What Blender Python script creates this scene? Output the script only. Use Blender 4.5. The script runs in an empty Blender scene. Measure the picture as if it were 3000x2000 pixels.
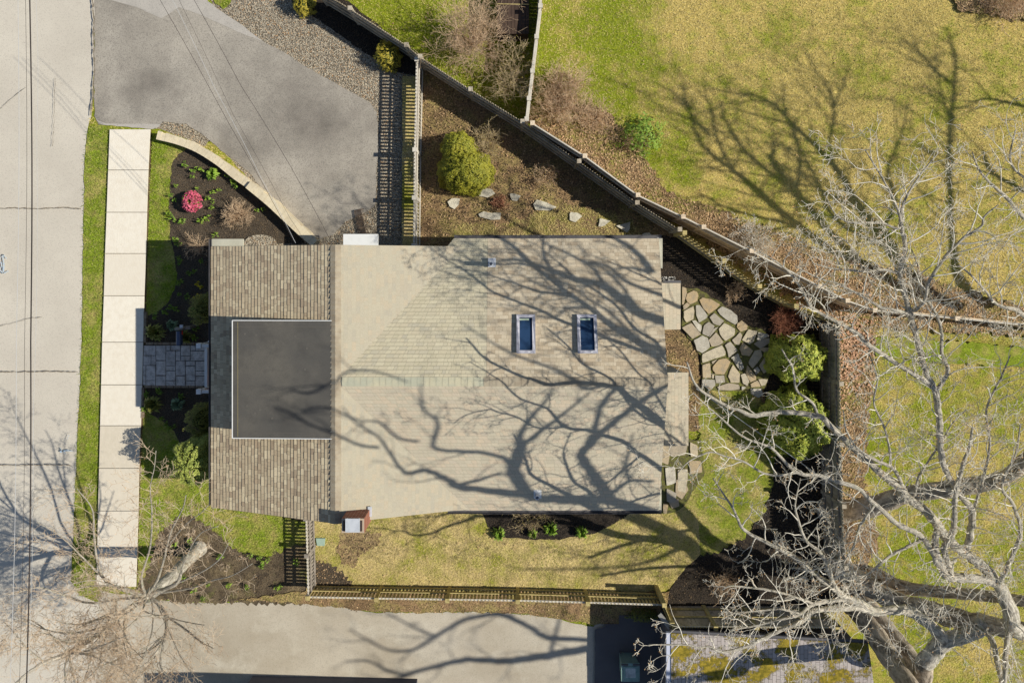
import bpy, bmesh, math, random
import numpy as np
from mathutils import Vector
random.seed(7); rng = np.random.default_rng(7)
sc = bpy.context.scene
COL = sc.collection
# ---------------------------------------------------------------- camera model: a drone looking straight down
H, F, CX, CY = 27.0, 2050.0, 1500.0, 800.0
def P(px, py, z=0.0):
    k = (H - z) / F
    return Vector(((px - CX) * k, -(py - CY) * k, z))
SUN_EL = math.radians(39.3); SUN_AZ = math.radians(1.6)      # sun in the east, a touch south
SV = Vector((math.cos(SUN_EL)*math.cos(SUN_AZ), -math.cos(SUN_EL)*math.sin(SUN_AZ), math.sin(SUN_EL)))
def SH(px, py, zb, zr=3.8):                                   # the limb at height zb whose shadow lands on the spot of height zr
    r = P(px, py, zr); return r + SV * ((zb - zr) / SV.z)
cam = bpy.data.cameras.new('camera'); co = bpy.data.objects.new('camera', cam); COL.objects.link(co)
co.location = (0, 0, H); cam.sensor_width = 36; cam.lens = 36 * F / 3000
cam.shift_y = -200 / 3000; cam.clip_end = 2000; sc.camera = co
sc.view_settings.view_transform = 'Standard'; sc.view_settings.look = 'None'; sc.view_settings.exposure = 0
w = bpy.data.worlds.new('World'); sc.world = w; w.use_nodes = True
sk = w.node_tree.nodes.new('ShaderNodeTexSky'); sk.sky_type = 'NISHITA'; sk.sun_disc = False
sk.dust_density = .5; sk.ozone_density = 1.6; sk.sun_elevation = SUN_EL; sk.sun_rotation = math.radians(90) + SUN_AZ
bg = w.node_tree.nodes['Background']; bg.inputs[1].default_value = 0.082
w.node_tree.links.new(sk.outputs[0], bg.inputs[0])
sl = bpy.data.lights.new('sun', 'SUN'); sl.energy = 5.0; sl.angle = math.radians(0.42); sl.color = (1, .955, .85)
so = bpy.data.objects.new('sun', sl); COL.objects.link(so); so.rotation_euler = SV.to_track_quat('Z', 'Y').to_euler()
so.location = (30, 0, 30)

# ---------------------------------------------------------------- materials
def lin(r, g, b, k=1.0):
    f = lambda c: ((c/255)/12.92 if c/255 <= .04045 else (((c/255)+.055)/1.055)**2.4)
    return (f(r)/k, f(g)/k, f(b)/k, 1)
K = 1.03
def C(r, g, b): return lin(r, g, b, K)
def new_mat(name, rough=.9, spec=.2):
    m = bpy.data.materials.new(name); m.use_nodes = True
    b = m.node_tree.nodes['Principled BSDF']; b.inputs['Roughness'].default_value = rough
    b.inputs['Specular IOR Level'].default_value = spec
    return m, m.node_tree, b
def noise(nt, vec, scale, detail=4, rough=.6, dist=0):
    n = nt.nodes.new('ShaderNodeTexNoise'); n.inputs['Scale'].default_value = scale
    n.inputs['Detail'].default_value = detail; n.inputs['Roughness'].default_value = rough; n.inputs['Distortion'].default_value = dist
    nt.links.new(vec, n.inputs['Vector']); return n.outputs['Fac']
def rampv(nt, fac, lo, hi, a=0.0, b=1.0):
    n = nt.nodes.new('ShaderNodeMapRange'); n.inputs[1].default_value = lo; n.inputs[2].default_value = hi
    n.inputs[3].default_value = a; n.inputs[4].default_value = b; nt.links.new(fac, n.inputs[0]); return n.outputs[0]
def mixc(nt, fac, a, b, mode='MIX'):
    n = nt.nodes.new('ShaderNodeMix'); n.data_type = 'RGBA'; n.blend_type = mode
    for s, v in ((n.inputs[0], fac), (n.inputs[6], a), (n.inputs[7], b)):
        if isinstance(v, (int, float)): s.default_value = v
        elif isinstance(v, tuple): s.default_value = v
        else: nt.links.new(v, s)
    return n.outputs[2]
def position(nt):
    return nt.nodes.new('ShaderNodeNewGeometry').outputs['Position']
def stretch(nt, vec, s):
    n = nt.nodes.new('ShaderNodeMapping'); n.inputs['Scale'].default_value = s; nt.links.new(vec, n.inputs[0]); return n.outputs[0]
def mat(name, base, layers=(), bump=(), rough=.9, spec=.2, sc3=None, bdist=.02, hue=None):
    """layers: (scale, colour, lo, hi, amount[, detail])   bump: (scale, strength)"""
    m, nt, b = new_mat(name, rough, spec); pos = position(nt)
    if sc3: pos = stretch(nt, pos, sc3)
    col = base
    for L in layers:
        s, c, lo, hi, am = L[:5]; d = L[5] if len(L) > 5 else 4
        f = rampv(nt, noise(nt, pos, s, d), lo, hi, 0, am); col = mixc(nt, f, col, c)
    if isinstance(col, tuple): b.inputs['Base Color'].default_value = col
    else: nt.links.new(col, b.inputs['Base Color'])
    last = None
    for s, st in bump:
        n = nt.nodes.new('ShaderNodeBump'); n.inputs['Strength'].default_value = st; n.inputs['Distance'].default_value = bdist
        nt.links.new(noise(nt, pos, s, 3), n.inputs['Height'])
        if last: nt.links.new(last, n.inputs['Normal'])
        last = n.outputs[0]
    if last: nt.links.new(last, b.inputs['Normal'])
    return m
M = {}
M['road'] = mat('road_asphalt', C(212,203,187), [(.25,C(196,187,172),.4,.65,.8),(1.3,C(200,190,175),.45,.7,.4),(30,C(160,152,140),.52,.66,.6,6),(60,C(245,238,225),.6,.7,.5,3)], [(45,.25)], bdist=.01)
M['drive'] = mat('driveway_asphalt', C(176,168,155), [(.3,C(104,98,90),.44,.70,.95,6),(1.1,C(140,132,122),.42,.66,.6,6),(.18,C(181,172,158),.5,.7,.6),(28,C(105,101,96),.5,.62,.6,6),(55,C(212,203,190),.58,.68,.6,3)], [(45,.3)], bdist=.01)
M['apron'] = mat('pale_asphalt', C(186,179,169), [(2,C(160,154,146),.45,.7,.5),(30,C(130,126,120),.52,.64,.5,6)], [(45,.25)], bdist=.01)
M['drive2'] = mat('worn_asphalt', C(196,186,168), [(.22,C(172,160,140),.42,.62,.95,6),(.9,C(206,198,180),.52,.68,.6,5),(1.5,C(180,169,150),.45,.7,.5),(30,C(150,141,126),.52,.64,.55,6),(55,C(226,217,198),.6,.7,.5,3)], [(45,.25)], bdist=.01)
M['walk'] = mat('sidewalk_concrete', C(238,230,214), [(.7,C(222,212,194),.42,.68,.9),(3,C(212,202,184),.55,.75,.5),(40,C(205,196,180),.5,.65,.5,5)], [(50,.15)], bdist=.01)
M['shadow_asphalt'] = mat('shed_shadow_asphalt', C(106,102,102), [(.8,C(90,86,88),.42,.66,.8),(30,C(100,98,96),.5,.66,.5)], [(45,.3)], bdist=.01)  # driveway asphalt darkened in its colour to deepen the shed's shadow
M['joint'] = mat('joint_dirt', C(120,100,72), [(9,C(80,70,52),.4,.6,.7)])
def lawn_mat(name, tan, tan2, green, green2, gl=.5, gscale=.35, grad=False):
    m, nt, b = new_mat(name, .95, .1); pos = position(nt)
    n1 = noise(nt, pos, gscale, 5, .62); n2 = noise(nt, pos, 2.1, 6, .68); n3 = noise(nt, pos, 11, 6, .7); n4 = noise(nt, pos, 38, 4, .7)
    add = nt.nodes.new('ShaderNodeMath'); add.operation = 'MULTIPLY_ADD'; nt.links.new(n2, add.inputs[0]); add.inputs[1].default_value = .75
    nt.links.new(n1, add.inputs[2]); s = add.outputs[0]
    if grad:
        sx = nt.nodes.new('ShaderNodeSeparateXYZ'); nt.links.new(pos, sx.inputs[0])
        g1 = rampv(nt, sx.outputs[0], 1.5, 9.5, .16, -.13); g2 = rampv(nt, sx.outputs[1], -4, -1, .14, 0)
        for g_ in (g1, g2):
            ad = nt.nodes.new('ShaderNodeMath'); ad.operation = 'ADD'; nt.links.new(s, ad.inputs[0]); nt.links.new(g_, ad.inputs[1]); s = ad.outputs[0]
    f = rampv(nt, s, gl + .28, gl + .54)
    c1 = mixc(nt, rampv(nt, n3, .4, .62), tan, tan2); c2 = mixc(nt, rampv(nt, n3, .38, .62), green, green2)
    col = mixc(nt, f, c1, c2)
    n5 = noise(nt, pos, 17, 8, .78); ml = nt.nodes.new('ShaderNodeMath'); ml.operation = 'MULTIPLY'; nt.links.new(rampv(nt, n4, .34, .62, .55, 1.25), ml.inputs[0]); nt.links.new(rampv(nt, n5, .36, .60, .52, 1.24), ml.inputs[1]); ml2 = nt.nodes.new('ShaderNodeMath'); ml2.operation = 'MULTIPLY'; nt.links.new(ml.outputs[0], ml2.inputs[0]); nt.links.new(rampv(nt, noise(nt, pos, 4.2, 7, .72), .36, .64, .72, 1.2), ml2.inputs[1]); dk = ml2.outputs[0]
    hv = nt.nodes.new('ShaderNodeVectorMath'); hv.operation = 'SCALE'; nt.links.new(col, hv.inputs[0]); nt.links.new(dk, hv.inputs['Scale'])
    nt.links.new(hv.outputs[0], b.inputs['Base Color'])
    bp = nt.nodes.new('ShaderNodeBump'); bp.inputs['Strength'].default_value = .55; bp.inputs['Distance'].default_value = .05
    nt.links.new(n4, bp.inputs['Height']); nt.links.new(bp.outputs[0], b.inputs['Normal'])
    return m
M['lawn'] = lawn_mat('lawn_spring_turf', C(216,190,116), C(184,164,88), C(156,160,48), C(118,136,30), gl=.46, grad=True)
M['lawn_tan'] = lawn_mat('lawn_dormant_turf', C(222,198,142), C(200,178,116), C(168,160,76), C(138,142,50), gl=.52, gscale=.6)
M['lawn_green'] = lawn_mat('lawn_green_turf', C(186,174,100), C(196,176,112), C(144,156,52), C(124,144,38), gl=.40, gscale=.9)
M['mulch'] = mat('dark_bark_mulch', C(90,80,68), [(2,C(112,98,80),.45,.7,.7),(24,C(40,34,28),.45,.62,.8,6),(50,C(140,120,92),.63,.7,.7,3)], [(30,.9)], bdist=.04)
M['mossy'] = mat('mossy_side_yard', C(150,124,90), [(1.3,C(176,160,94),.40,.58,.95,6),(2.6,C(142,140,56),.52,.66,.8,6),(1.9,C(84,70,50),.5,.68,.8,6),(18,C(70,60,44),.45,.64,.7,6)], [(28,.8)], bdist=.04)
M['mulch_black'] = mat('black_mulch', C(66,58,50), [(2,C(62,55,46),.45,.7,.6),(24,C(20,18,17),.45,.6,.9,6),(50,C(110,98,80),.65,.72,.6,3)], [(30,.9)], bdist=.04)
M['soil'] = mat('leafy_soil', C(164,134,98), [(1.1,C(176,160,98),.44,.62,.85,7),(1.7,C(128,122,58),.54,.68,.7,7),(.6,C(108,88,64),.45,.7,.7,5),(18,C(62,52,40),.45,.64,.75,6),(40,C(168,140,100),.6,.7,.7,3)], [(28,.8)], bdist=.04)
M['litter'] = mat('leaf_litter', C(164,138,102), [(.9,C(150,144,74),.44,.58,.9,7),(1.6,C(116,92,66),.46,.66,.8,6),(16,C(66,50,36),.45,.6,.85,6),(35,C(190,150,112),.58,.68,.8,3)], [(24,.9)], bdist=.05)
def gravel_mat():
    m, nt, b = new_mat('gravel_stones', .85, .25); pos = position(nt)
    v = nt.nodes.new('ShaderNodeTexVoronoi'); v.inputs['Scale'].default_value = 26; nt.links.new(pos, v.inputs['Vector'])
    sep = nt.nodes.new('ShaderNodeSeparateColor'); nt.links.new(v.outputs['Color'], sep.inputs[0])
    col = mixc(nt, rampv(nt, sep.outputs[0], 0, 1), C(140,128,110), C(228,214,188))
    col = mixc(nt, rampv(nt, sep.outputs[1], .8, 1), col, C(206,160,110))
    col = mixc(nt, rampv(nt, v.outputs['Distance'], .3, .75, 0, .8), col, C(60,54,46))
    nt.links.new(col, b.inputs['Base Color'])
    bp = nt.nodes.new('ShaderNodeBump'); bp.inputs['Strength'].default_value = .9; bp.inputs['Distance'].default_value = .03; bp.invert = True
    nt.links.new(v.outputs['Distance'], bp.inputs['Height']); nt.links.new(bp.outputs[0], b.inputs['Normal'])
    return m
M['gravel'] = gravel_mat()
M['stonewall'] = mat('wall_limestone', C(226,211,180), [(1.5,C(206,192,164),.42,.65,.8),(9,C(190,172,140),.5,.7,.5),(40,C(170,158,136),.55,.68,.4)], [(20,.4)], bdist=.02)
M['flag'] = None
def stone_mat(name, cols, spot, grit=.5, gcol=None):
    m, nt, b = new_mat(name, .8, .25); pos = position(nt)
    a = nt.nodes.new('ShaderNodeAttribute'); a.attribute_name = 'tone'
    cr = nt.nodes.new('ShaderNodeValToRGB'); cr.color_ramp.interpolation = 'LINEAR'
    e = cr.color_ramp.elements; e[0].color = cols[0]; e[1].color = cols[-1]
    for i, c in enumerate(cols[1:-1]): x = e.new((i+1)/(len(cols)-1)); x.color = c
    nt.links.new(a.outputs['Fac'], cr.inputs[0])
    col = mixc(nt, rampv(nt, noise(nt, pos, 5, 5), .42, .68, 0, .6), cr.outputs[0], spot)
    col = mixc(nt, rampv(nt, noise(nt, pos, 30 if grit > .3 else 70, 5), .5, .68, 0, grit), col, gcol or C(110,100,86))
    nt.links.new(col, b.inputs['Base Color'])
    bp = nt.nodes.new('ShaderNodeBump'); bp.inputs['Strength'].default_value = .4; bp.inputs['Distance'].default_value = .02
    nt.links.new(noise(nt, pos, 14, 4), bp.inputs['Height']); nt.links.new(bp.outputs[0], b.inputs['Normal'])
    return m
M['flag'] = stone_mat('flagstone', [C(166,158,146),C(204,192,166),C(186,160,120),C(178,172,160),C(212,204,186)], C(150,142,126))
M['paver'] = stone_mat('slate_paver', [C(200,192,184),C(216,208,198),C(206,198,190),C(222,214,204)], C(120,110,98))
M['edging'] = mat('edging_brick', C(150,132,110), [(8,C(110,96,80),.4,.65,.8)], [(30,.4)])
M['step'] = mat('stepping_slab', C(220,212,190), [(4,C(160,154,140),.42,.66,.8),(20,C(140,134,120),.5,.66,.5)], [(14,.5)])
def shingle_mat(name, cols, mort, line=.006, vline=0.0, mottle=.2):
    m, nt, b = new_mat(name, .92, .15)
    uv = nt.nodes.new('ShaderNodeUVMap'); uv.uv_map = 'uv'; pos = position(nt)
    a = nt.nodes.new('ShaderNodeAttribute'); a.attribute_name = 'tone'
    cr = nt.nodes.new('ShaderNodeValToRGB'); cr.color_ramp.interpolation = 'LINEAR'; e = cr.color_ramp.elements; e[0].color = cols[0]; e[1].color = cols[-1]
    for i, c in enumerate(cols[1:-1]): x = e.new((i+1)/(len(cols)-1)); x.color = c
    nt.links.new(a.outputs['Fac'], cr.inputs[0]); col = cr.outputs[0]
    col = mixc(nt, rampv(nt, noise(nt, pos, .7, 4), .42, .66, 0, mottle), col, cols[0])
    col = mixc(nt, rampv(nt, noise(nt, pos, 2.6, 5), .45, .68, 0, mottle), col, cols[-1])
    g = rampv(nt, noise(nt, pos, 60, 3), .3, .7, .8, 1.17)
    hv = nt.nodes.new('ShaderNodeVectorMath'); hv.operation = 'SCALE'; nt.links.new(col, hv.inputs[0]); nt.links.new(g, hv.inputs['Scale']); col = hv.outputs[0]
    sx = nt.nodes.new('ShaderNodeSeparateXYZ'); nt.links.new(uv.outputs[0], sx.inputs[0])
    col = mixc(nt, rampv(nt, sx.outputs[0], line, line*.4, 0, 1), col, mort)
    if vline: col = mixc(nt, rampv(nt, sx.outputs[1], vline, vline*.4, 0, 1), col, mort)
    nt.links.new(col, b.inputs['Base Color']); return m
M['sh_west'] = shingle_mat('asphalt_shingles_front', [C(160,142,120),C(196,178,148),C(184,168,140),C(216,200,168),C(176,156,130),C(206,190,160)], C(70,62,56), .008, .0, .15)
M['sh_pale'] = shingle_mat('asphalt_shingles_pale', [C(178,170,150),C(184,174,152),C(174,166,148),C(186,172,148),C(180,172,152)], C(164,154,134), .005, .005, .25)
M['sh_grid'] = shingle_mat('asphalt_shingles_aged', [C(196,186,158),C(208,198,170),C(202,190,162),C(190,182,160)], C(98,90,80), .007, .010, .25)
M['sh_add_n'] = shingle_mat('asphalt_shingles_rear_north', [C(178,160,135),C(202,187,161),C(212,197,171),C(192,174,147),C(206,191,165)], C(126,112,94), .007, .007, .25)
M['sh_add_s'] = shingle_mat('asphalt_shingles_rear_south', [C(188,178,156),C(202,190,166),C(192,182,160),C(206,188,162),C(196,184,163)], C(138,128,110), .007, .007, .3)
M['cap'] = mat('ridge_cap_shingle', C(178,166,144), [(3,C(154,140,120),.4,.62,.8),(60,C(150,132,110),.5,.65,.4)], [(60,.3)])
M['cap_green'] = mat('weathered_ridge_cap', C(184,182,160), [(1.1,C(204,194,164),.45,.62,.8),(40,C(150,154,136),.5,.66,.4)], [(50,.3)])
M['epdm'] = mat('black_roof_membrane', C(86,83,78), [(.6,C(104,99,90),.4,.65,.9,6),(.45,C(72,69,65),.52,.64,.7,7),(2.5,C(76,73,68),.5,.7,.5),(40,C(70,68,66),.5,.66,.4)], [(3,.15),(40,.1)], rough=.7, spec=.3)
M['white'] = mat('white_painted_trim', C(232,232,230), [(3,C(214,214,210),.45,.7,.5)], rough=.5, spec=.4)
M['gutter'] = mat('grey_gutter_metal', C(92,90,92), [(3,C(70,68,72),.45,.7,.5)], rough=.45, spec=.5)
M['galv'] = mat('galvanised_metal', C(200,203,208), [(5,C(176,180,186),.45,.65,.7)], rough=.45, spec=.5)
M['siding'] = mat('grey_clapboard', C(150,152,150), [(2,C(138,140,138),.45,.7,.5)], [(4,.2)], sc3=(1,1,8))
M['darkwall'] = mat('dark_wall_cladding', C(88,88,96), [(2,C(74,74,82),.45,.7,.5)])
M['mulch_mix'] = mat('patchy_brown_mulch', C(112,98,78), [(.8,C(146,128,96),.46,.62,.85,7),(1.5,C(126,130,60),.56,.68,.6,7),(2.2,C(70,60,50),.46,.66,.8,6),(24,C(46,40,32),.46,.64,.7,6)], [(30,.8)], bdist=.04)
M['glass'] = mat('skylight_glass', C(46,70,102), [(1.2,C(24,40,60),.42,.6,.9)], rough=.15, spec=.25)
M['sframe'] = mat('skylight_frame', C(186,184,192), [(6,C(128,126,136),.45,.65,.6)], rough=.4, spec=.5)
def brick_mat():
    m, nt, b = new_mat('chimney_brick', .9, .15); pos = position(nt)
    mp = nt.nodes.new('ShaderNodeMapping'); mp.inputs['Rotation'].default_value = (math.radians(90), 0, 0); nt.links.new(pos, mp.inputs[0])
    br = nt.nodes.new('ShaderNodeTexBrick'); br.inputs['Scale'].default_value = 1; br.inputs['Brick Width'].default_value = .2; br.inputs['Row Height'].default_value = .068
    br.inputs['Mortar Size'].default_value = .006; br.inputs['Color1'].default_value = C(150,84,62); br.inputs['Color2'].default_value = C(118,62,48); br.inputs['Mortar'].default_value = C(186,166,146)
    nt.links.new(mp.outputs[0], br.inputs['Vector']); nt.links.new(br.outputs[0], b.inputs['Base Color']); return m
M['brick'] = brick_mat()
M['fence'] = mat('weathered_fence_wood', C(190,178,158), [(2,C(150,138,118),.42,.66,.8),(14,C(84,76,64),.5,.68,.6)], [(20,.4)], sc3=(1,1,.3))
M['fence_olive'] = mat('olive_fence_wood', C(196,178,122), [(2,C(164,148,98),.42,.66,.8),(14,C(88,80,50),.5,.68,.6)], [(20,.4)])
M['fence_pale'] = mat('pale_fence_rail', C(214,206,190), [(3,C(190,182,168),.45,.65,.7),(20,C(170,160,146),.5,.68,.5)], [(20,.3)])
M['fence_tan'] = mat('tan_fence_boards', C(232,212,184), [(3,C(206,186,158),.45,.65,.7),(20,C(130,114,96),.5,.68,.5)], [(20,.3)], sc3=(1,1,.2))
M['deckwood'] = mat('dark_stained_boards', C(84,68,58), [(3,C(66,54,48),.42,.66,.8)], [(20,.3)])
M['bark'] = None
def bark_mat(name, a, b_, c, s=1, moss=None):
    m, nt, bs = new_mat(name, .95, .1)
    uv = nt.nodes.new('ShaderNodeUVMap'); uv.uv_map = 'uv'
    pos = position(nt)
    su = stretch(nt, uv.outputs[0], (7*s, 1.4*s, 1))
    n1 = noise(nt, su, 1.6, 6, .68, .8); n2 = noise(nt, pos, 1.3, 4)
    n3 = noise(nt, pos, 9, 5, .65)
    col = mixc(nt, rampv(nt, n1, .38, .6), b_, a)
    col = mixc(nt, rampv(nt, n2, .45, .68, 0, .7), col, c)
    col = mixc(nt, rampv(nt, n3, .5, .66, 0, .55), col, b_)
    if moss: col = mixc(nt, rampv(nt, noise(nt, pos, 5, 5), .56, .68, 0, .6), col, moss)
    nt.links.new(col, bs.inputs['Base Color'])
    bp = nt.nodes.new('ShaderNodeBump'); bp.inputs['Strength'].default_value = .8; bp.inputs['Distance'].default_value = .04
    nt.links.new(n1, bp.inputs['Height']); nt.links.new(bp.outputs[0], bs.inputs['Normal']); return m
M['bark'] = bark_mat('ridged_trunk_bark', C(206,190,168), C(104,94,82), C(174,162,144))
M['limb'] = bark_mat('pale_limb_bark', C(216,208,192), C(132,124,112), C(190,182,166), 1.5, C(150,150,120))
M['twig'] = mat('pale_twig_bark', C(234,227,212), [(3,C(198,188,170),.42,.62,.8)])
M['twig2'] = mat('buff_twig_bark', C(212,192,166), [(3,C(184,160,136),.42,.62,.8)])
M['bud'] = mat('leaf_buds', C(232,186,124), [(3,C(214,160,104),.42,.62,.8)])
M['shrubtwig'] = mat('shrub_stems', C(222,194,160), [(3,C(188,160,130),.42,.62,.8)])
M['shrubtwig2'] = mat('budding_stems', C(204,184,142), [(3,C(172,150,122),.42,.62,.8)])
def leaf_mat(name, a, b_, c):
    m, nt, bs = new_mat(name, .6, .3); pos = position(nt)
    col = mixc(nt, rampv(nt, noise(nt, pos, 3, 4), .4, .62), a, b_)
    col = mixc(nt, rampv(nt, noise(nt, pos, 22, 4), .5, .65, 0, .8), col, c)
    nt.links.new(col, bs.inputs['Base Color']); return m
M['rhodo'] = leaf_mat('rhododendron_leaves', C(170,176,64), C(126,146,46), C(208,202,104))
M['arbor'] = leaf_mat('conifer_foliage', C(152,148,42), C(118,124,34), C(178,166,64))
M['boxw'] = leaf_mat('boxwood_leaves', C(122,124,54), C(90,98,42), C(160,154,80))
M['ygreen'] = leaf_mat('golden_foliage', C(186,168,58), C(148,138,42), C(206,182,84))
M['bright'] = leaf_mat('young_green_leaves', C(132,158,52), C(98,134,40), C(164,184,92))
M['blueg'] = leaf_mat('blue_green_leaves', C(122,146,112), C(100,128,96), C(160,176,140))
M['pink'] = leaf_mat('pink_blossom', C(214,96,122), C(190,70,100), C(236,150,160))
M['yellow'] = leaf_mat('yellow_blossom', C(226,196,30), C(206,170,20), C(240,214,70))
M['deadleaf'] = mat('fallen_leaves', C(204,174,134), [(4,C(156,126,94),.42,.62,.8),(9,C(206,160,120),.5,.65,.7)])
M['redleaf'] = mat('russet_leaves', C(204,166,134), [(4,C(176,132,104),.42,.62,.8)])
M['chip'] = mat('bark_chips', C(124,104,80), [(7,C(60,50,40),.42,.6,.9),(15,C(160,136,104),.55,.68,.8)])
M['pebble'] = mat('loose_pebbles', C(190,178,158), [(9,C(130,120,106),.42,.6,.9),(17,C(214,176,132),.58,.68,.8)])
M['blade'] = None
def blade_mat(name, tan, green, gl):
    m, nt, bs = new_mat(name, .8, .15); pos = position(nt)
    n1 = noise(nt, pos, .35, 5, .62); n2 = noise(nt, pos, 2.1, 6, .68); n4 = noise(nt, pos, 16, 3)
    add = nt.nodes.new('ShaderNodeMath'); add.operation = 'MULTIPLY_ADD'; nt.links.new(n2, add.inputs[0]); add.inputs[1].default_value = .75
    nt.links.new(n1, add.inputs[2])
    col = mixc(nt, rampv(nt, add.outputs[0], gl+.3, gl+.5), tan, green)
    col = mixc(nt, rampv(nt, n4, .4, .62, 0, .6), col, C(214,196,130))
    nt.links.new(col, bs.inputs['Base Color']); return m
M['blade'] = blade_mat('grass_blades', C(206,186,118), C(146,156,48), .46)
M['blade_t'] = blade_mat('grass_blades_dry', C(198,178,120), C(146,146,66), .56)
M['blade_g'] = blade_mat('grass_blades_green', C(150,154,62), C(110,138,26), .36)
M['roofmoss'] = None
def moss_roof():
    m, nt, b = new_mat('mossy_shed_shingles', .95, .1); pos = position(nt)
    br = nt.nodes.new('ShaderNodeTexBrick'); br.inputs['Scale'].default_value = 1; br.inputs['Brick Width'].default_value = .3; br.inputs['Row Height'].default_value = .14
    mp = nt.nodes.new('ShaderNodeMapping'); mp.inputs['Rotation'].default_value = (0, 0, math.radians(90)); nt.links.new(pos, mp.inputs[0]); nt.links.new(mp.outputs[0], br.inputs['Vector'])
    br.inputs['Mortar Size'].default_value = .006; br.inputs['Color1'].default_value = C(186,176,170); br.inputs['Color2'].default_value = C(168,158,152); br.inputs['Mortar'].default_value = C(90,84,78)
    f = rampv(nt, noise(nt, pos, 1.5, 7, .72), .47, .53)
    mc = mixc(nt, rampv(nt, noise(nt, pos, 9, 5), .38, .62), C(164,142,54), C(112,102,38))
    col = mixc(nt, f, br.outputs['Color'], mc); nt.links.new(col, b.inputs['Base Color'])
    bp = nt.nodes.new('ShaderNodeBump'); bp.inputs['Strength'].default_value = .8; bp.inputs['Distance'].default_value = .04
    nt.links.new(f, bp.inputs['Height']); nt.links.new(bp.outputs[0], b.inputs['Normal']); return m
M['roofmoss'] = moss_roof()
M['cable'] = mat('cable_black', C(60,54,52)); M['cable_pale'] = mat('cable_grey', C(176,176,176), rough=.4, spec=.5)
M['blue_paint'] = mat('blue_marking_paint', C(176,200,222), [(20,C(206,203,190),.42,.55,.9)])
M['crack'] = mat('asphalt_crack', C(120,108,90), [(20,C(170,158,140),.42,.6,.7)])
M['binplastic'] = mat('green_grey_plastic', C(140,168,158), [(4,C(116,140,132),.45,.65,.7)], rough=.5, spec=.4)
M['binlid'] = mat('grey_lid_plastic', C(200,206,202), [(4,C(132,140,136),.45,.65,.7)], rough=.5, spec=.4)
M['mailbox'] = mat('blue_grey_enamel', C(70,84,110), rough=.4, spec=.5)
M['red'] = mat('red_enamel', C(190,60,40), rough=.5)
M['greywood'] = mat('grey_weathered_wood', C(160,150,138), [(6,C(120,112,102),.42,.62,.8)], [(20,.4)])
M['grate'] = mat('rusty_grate_metal', C(92,80,70), [(8,C(120,100,82),.42,.62,.8)])
M['whitestone'] = mat('white_pebbles', C(226,222,214), [(20,C(180,176,168),.45,.6,.7)], [(20,.6)])
M['greenbox'] = mat('green_plastic_lid', C(160,182,166), [(8,C(140,164,150),.42,.62,.6)])
M['boxw_painted_lit'] = leaf_mat('bush_leaves_painted_sunlit', C(160,168,78), C(124,140,62), C(196,196,108))  # lighter boxwood green: sunlight put into the colour of a shaded bush
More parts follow.
